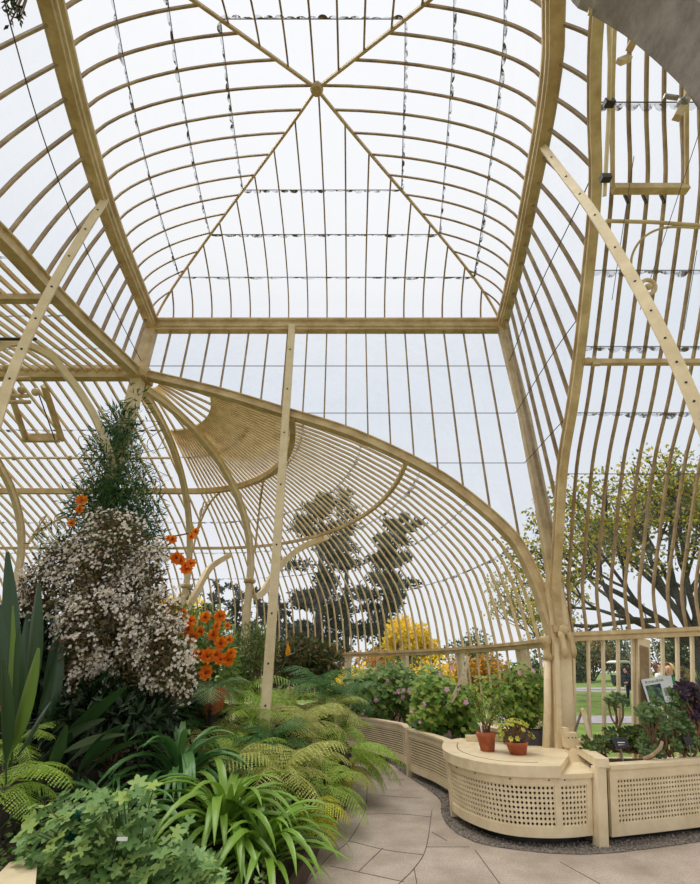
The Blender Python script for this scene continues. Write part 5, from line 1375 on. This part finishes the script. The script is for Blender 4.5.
tree('bare_tree', 'nearly bare pale tree with a few yellow leaves seen left of the corner column', (14.4, 35, GZ), [(-.6, 0, 1), (.5, 0, 1), (-.2, .3, 1.2), (.9, 0, .8)], 2.5, .2, 3, T_pale, 1100, .9, .3, .2, 'trees around the glasshouse', 2.6, darkbark, .6)
# shrubs: near the apse, and along the far side of the lawn
labs = ['yellow shrub outside the apse, seen past the fern bed', 'orange-yellow shrub outside the apse, left of the second pier', 'green shrub outside the apse behind the pink geraniums', 'yellow shrub outside the apse behind the bright geranium', 'orange autumn shrub outside behind the leaning lath', 'orange autumn shrub outside behind the taller potted plant', 'rusty green shrub outside just left of the round column']
for i, (u, Y, H, rx, m) in enumerate([(352, 24, 2.3, 1.3, T_yel), (380, 25, 2.5, 1.4, T_or), (402, 25, 2.3, 1.3, T_gr), (430, 24, 2.4, 1.3, T_yel), (470, 24, 2.4, 1.4, T_or), (500, 23, 2.4, 1.3, T_or), (532, 23, 2.2, 1.2, T_gr)]):
    x = (u-350)/F*(Y*CP-.5*SP); blobtree('shrub', labs[i], (x, Y, GZ), H, rx, H*.5, m, 1500, .2, .12, 'autumn shrubs outside the apse', .06, 'shrub')
hd = [(28, 64, 5.0, 4, T_gr, 'rounded green shrub on the far lawn edge nearest the corner column'), (34, 70, 6.6, 4.5, T_tw, 'tawny shrub on the far lawn edge, second from the corner column'), (41, 74, 7.0, 5, T_gr, 'green tree clump on the far lawn edge behind the white canopy'), (48, 72, 6.4, 4.6, T_gr, 'green shrub on the far lawn edge right of the white canopy'), (54, 70, 7.2, 4.6, T_tw, 'tawny shrub on the far lawn edge above the walking person'), (60, 70, 7.0, 5, T_gr, 'dark green shrub on the far lawn edge behind the pier'), (67, 70, 7.4, 5, T_gr, 'green shrub on the far lawn edge behind the two women'), (38, 58, 1.7, 1.9, T_tw, 'low orange shrub in front of the far green clump'), (24, 90, 8.2, 6, T_gr, 'distant green clump seen between the column and the lawn'), (75, 72, 8, 6, T_gr, 'distant green clump at the right edge of the lawn')]
for x, y, H, rx, m, lab in hd: blobtree('garden_shrub', lab, (x, y, GZ), H, rx, H*.5, m, 1800, .55, .36, 'shrubs along the far lawn edge', .12, 'shrub')
blobtree('clipped_bush', 'small rounded green bush between the two women', (12.2, 17.2, GZ), 1.72, .5, .86, T_gr, 2600, .09, .06, 'clipped bush', .05, 'bush')
for i, (x, y, H, lab) in enumerate([(-32, 80, 9, 'distant dark treeline clump at the far left'), (-20, 85, 9, 'distant treeline clump behind the row of conifers'), (-5, 90, 8, 'distant treeline clump behind the pines'), (10, 95, 8, 'distant treeline clump behind the yellow trees'), (-52, 60, 9, 'nearest of the distant clumps beyond the left wing')]):
    blobtree('distant_tree', lab, (x, y, GZ), H, 8, H*.5, T_gr, 1600, .8, .5, 'distant trees', .2)

# white-topped buggy on the far path
bg_ = thing('buggy', 'small garden buggy with a white canopy parked on the far lawn', 'vehicle', (27.2, 50, GZ))
X, Y = 27.2, 50
mb = MB(); mb.sweep([(X-.7, Y, 2.05), (X-.3, Y, 2.2), (X+.3, Y, 2.2), (X+.75, Y, 2.05)], [(-1, -.05), (1, -.05), (1, .05), (-1, .05)], (0, 0, 1)); mb.build('canopy', white_p, bg_)
MB().box(X-.6, X+.65, Y-1, Y+1, .3, .95).build('body', black_p, bg_)
MB().box(X+.05, X+.6, Y-.8, Y+.5, .95, 1.5).build('seat', navy, bg_)
for sx in (-.55, .6):
    for sy in (-.85, .85): MB().tube([(X+sx, Y+sy, .9), (X+sx, Y+sy, 2.08)], .04, 6).build('canopy_post', black_p, bg_)
    for sy in (-.7, .7): MB().tube([(X+sx-.08, Y+sy, .25), (X+sx+.08, Y+sy, .25)], .3, 12).build('wheel', black_p, bg_)

# people: one skinned surface each, cut into skin and clothing by material
def person(label, loc, H, yaw, pose, cols, hair, longhair):
    t = thing('person', label, 'person', loc)
    s = H/1.72
    J = dict(pelvis=(0, 0, .94), waist=(0, .0, 1.1), chest=(0, .01, 1.3), neck=(0, .01, 1.46), head=(0, -.015, 1.56), crown=(0, -.01, 1.68),
             shl=(-.17, 0, 1.4), shr=(.17, 0, 1.4), hipl=(-.09, 0, .9), hipr=(.09, 0, .9))
    if pose == 'walk': J.update(ell=(-.23, .1, 1.14), wrl=(-.22, .0, .93), hal=(-.22, -.05, .86), elr=(.23, -.02, 1.14), wrr=(.22, -.24, 1.05), har=(.21, -.32, 1.05), knl=(-.09, -.12, .5), anl=(-.09, -.2, .1), tol=(-.09, -.36, .05), knr=(.1, .1, .5), anr=(.1, .34, .16), tor=(.1, .3, .03))
    else: J.update(ell=(-.25, .02, 1.13), wrl=(-.18, -.2, 1.08), hal=(-.14, -.28, 1.1), elr=(.25, .04, 1.13), wrr=(.25, -.08, .9), har=(.25, -.12, .82), knl=(-.1, -.02, .5), anl=(-.1, 0, .09), tol=(-.11, -.17, .04), knr=(.1, -.02, .5), anr=(.1, 0, .09), tor=(.11, -.17, .04))
    Rd = dict(pelvis=.135, waist=.125, chest=.145, neck=.055, head=.092, crown=.07, shl=.07, shr=.07, ell=.05, elr=.05, wrl=.036, wrr=.036, hal=.03, har=.03, hipl=.1, hipr=.1, knl=.065, knr=.065, anl=.045, anr=.045, tol=.035, tor=.035)
    E_ = [('pelvis', 'waist'), ('waist', 'chest'), ('chest', 'neck'), ('neck', 'head'), ('head', 'crown'), ('chest', 'shl'), ('chest', 'shr'), ('shl', 'ell'), ('ell', 'wrl'), ('wrl', 'hal'), ('shr', 'elr'), ('elr', 'wrr'), ('wrr', 'har'), ('pelvis', 'hipl'), ('pelvis', 'hipr'), ('hipl', 'knl'), ('knl', 'anl'), ('anl', 'tol'), ('hipr', 'knr'), ('knr', 'anr'), ('anr', 'tor')]
    for hnd, wr, sd in (('hal', 'wrl', -1), ('har', 'wrr', 1)):
        h, w_ = V(J[hnd]), V(J[wr]); d = (h-w_).normalized()
        for k in range(4):
            o = V((.016*(k-1.5)*sd, 0, 0)); nm, n2 = hnd+'f%d' % k, hnd+'g%d' % k
            J[nm] = tuple(h+d*.045+o+V((0, 0, -.004))); J[n2] = tuple(h+d*(.085-.008*abs(k-1))+o+V((0, -.004, -.016))); Rd[nm] = .0095; Rd[n2] = .008; E_ += [(hnd, nm), (nm, n2)]
        J[hnd+'t'] = tuple(h+d*.02+V((-.04*sd, -.012, 0))); Rd[hnd+'t'] = .01; E_.append((hnd, hnd+'t'))
    ks = list(J); me = bpy.data.meshes.new('body'); me.from_pydata([tuple(V(J[k])*s) for k in ks], [(ks.index(a), ks.index(b)) for a, b in E_], [])
    o = bpy.data.objects.new('body', me); COL.objects.link(o)
    md = o.modifiers.new('skin', 'SKIN'); sk = me.skin_vertices[0].data
    for i, k in enumerate(ks):
        sk[i].radius = (Rd[k]*s, Rd[k]*s*(.72 if k in ('pelvis', 'waist', 'chest') else 1)); sk[i].use_root = (k == 'pelvis')
    sub = o.modifiers.new('subsurf', 'SUBSURF'); sub.levels = 2; sub.render_levels = 2
    dg = bpy.context.evaluated_depsgraph_get(); ev = bpy.data.meshes.new_from_object(o.evaluated_get(dg))
    bpy.data.objects.remove(o); ev.name = 'body'; ev.materials.clear()
    for m in (skin_m, cols[0], cols[1], black_p): ev.materials.append(m)
    for p in ev.polygons:
        c = p.center/s; p.use_smooth = True
        hand = any((c-V(J[k])).length < .1 for k in ('hal', 'har'))
        p.material_index = 0 if (c.z > 1.475 or hand) else 3 if c.z < .085 else 1 if c.z > cols[2] else 2
    part('body', ev, t, (0, 0, 0), (0, 0, yaw))
    h = MB(); hc = V((0, .012, 1.625))*s
    rows = []
    for i in range(9):
        a = PI*.62*i/8
        rows.append([hc+V((math.sin(a)*math.cos(b)*.107, math.sin(a)*math.sin(b)*.118+.01, math.cos(a)*.112))*s for b in [R(-35)+R(250)*j/12 for j in range(13)]])
    h.grid(rows)
    if longhair: h.grid([[V((.1*math.cos(b), .1*math.sin(b)+.03, z))*s for b in [R(-10)+R(200)*j/10 for j in range(11)]] for z in (1.66, 1.58, 1.5, 1.42, 1.36)])
    part('hair', h.mesh('hair', hair, True), t, (0, 0, 0), (0, 0, yaw))
    f = MB(); f.sphere(V((-.033, -.098, 1.6))*s, .011*s, 0, 8, 6); f.sphere(V((.033, -.098, 1.6))*s, .011*s, 0, 8, 6)
    part('eyes', f.mesh('eyes', black_p, True), t, (0, 0, 0), (0, 0, yaw))
    f = MB(); f.tube([V((0, -.092, 1.6))*s, V((0, -.122, 1.562))*s, V((0, -.1, 1.552))*s], [.008*s, .016*s, .01*s], 6); part('nose', f.mesh('nose', skin_m, True), t, (0, 0, 0), (0, 0, yaw))
    f = MB(); f.tube([V((-.022, -.098, 1.525))*s, V((0, -.104, 1.523))*s, V((.022, -.098, 1.525))*s], .006*s, 6); part('mouth', f.mesh('mouth', paint('lips_'+str(len(MATS)), (170, 88, 80), (180, 96, 88), .5, 5, 0), True), t, (0, 0, 0), (0, 0, yaw))
    return t
person('person in dark clothes walking left along the garden path', (13.3, 24, GZ), 1.68, R(-80), 'walk', (navy, jeans, .8), blackhair, False)
person('woman with long reddish hair in a white top beyond the sign', (9.95, 16, GZ), 1.8, R(30), 'stand', (whitecloth, jeans, .9), brownhair, True)
person('blonde woman in a green top standing just beyond the sign', (7.72, 12, GZ), 1.76, R(-60), 'stand', (greencloth, jeans, .88), blonde, True)
# lamp posts in the garden
for i, (u, Y, H, lab) in enumerate([(634, 40, 5.5, 'thin grey lamp post above the walking person'), (662, 46, 7, 'thin grey lamp post between the two women')]):
    x = (u-350)/F*(Y*CP-.5*SP); l_ = thing('lamp_post', lab, 'lamp post', (x, Y, GZ), 'garden lamp posts')
    MB().tube([(x, Y, GZ), (x, Y, H)], .07, 8).build('post', steel, l_); MB().sphere((x, Y, H+.15), .22, 0, 10, 8).build('lantern', white_p, l_)

# ================================================================== SKY AND LIGHT
w = bpy.data.worlds.new('overcast_sky'); scn.world = w; w.use_nodes = True
nt = w.node_tree; nt.nodes.clear(); L = nt.links
out = N(nt, 'ShaderNodeOutputWorld'); bg = N(nt, 'ShaderNodeBackground', Strength=1.0)
tc = N(nt, 'ShaderNodeTexCoord'); sx = N(nt, 'ShaderNodeSeparateXYZ'); L.new(tc.outputs['Generated'], sx.inputs['Vector'])
ns = N(nt, 'ShaderNodeTexNoise', Scale=2.5, Detail=5, Roughness=.55); L.new(tc.outputs['Generated'], ns.inputs['Vector'])
ad = N(nt, 'ShaderNodeMath', operation='MULTIPLY_ADD'); L.new(ns.outputs['Fac'], ad.inputs[0]); ad.inputs[1].default_value = .16
sb_ = N(nt, 'ShaderNodeMath', operation='SUBTRACT'); L.new(sx.outputs['Z'], sb_.inputs[0]); sb_.inputs[1].default_value = .08
L.new(sb_.outputs[0], ad.inputs[2])
cr = N(nt, 'ShaderNodeValToRGB'); L.new(ad.outputs[0], cr.inputs['Fac'])
e = cr.color_ramp.elements
e[0].position = 0; e[0].color = (.92, .94, .97, 1); e[1].position = 1; e[1].color = (1.03, 1.03, 1.05, 1)
for p, c in ((.3, (.86, .885, .93, 1)), (.55, (.84, .87, .925, 1)), (.75, (.97, .975, .99, 1))):
    q = e.new(p); q.color = c
L.new(cr.outputs['Color'], bg.inputs['Color']); L.new(bg.outputs['Background'], out.inputs['Surface'])
def sun(name, rot, s, ang, col=(1, .96, .9)):
    d = bpy.data.lights.new(name, 'SUN'); d.energy = s; d.angle = R(ang); d.color = col
    o = bpy.data.objects.new(name, d); COL.objects.link(o); o.rotation_euler = rot
sun('veiled_sun', (R(-8), R(-16), 0), 3.0, 40)
scn.cycles.use_denoising = True
scn.cycles.transparent_max_bounces = 24
scn.cycles.max_bounces = 8
scn.view_settings.view_transform = 'Standard'; scn.view_settings.look = 'None'
scn.view_settings.exposure = 0.0; scn.view_settings.gamma = 1.0; scn.view_settings.use_curve_mapping = False
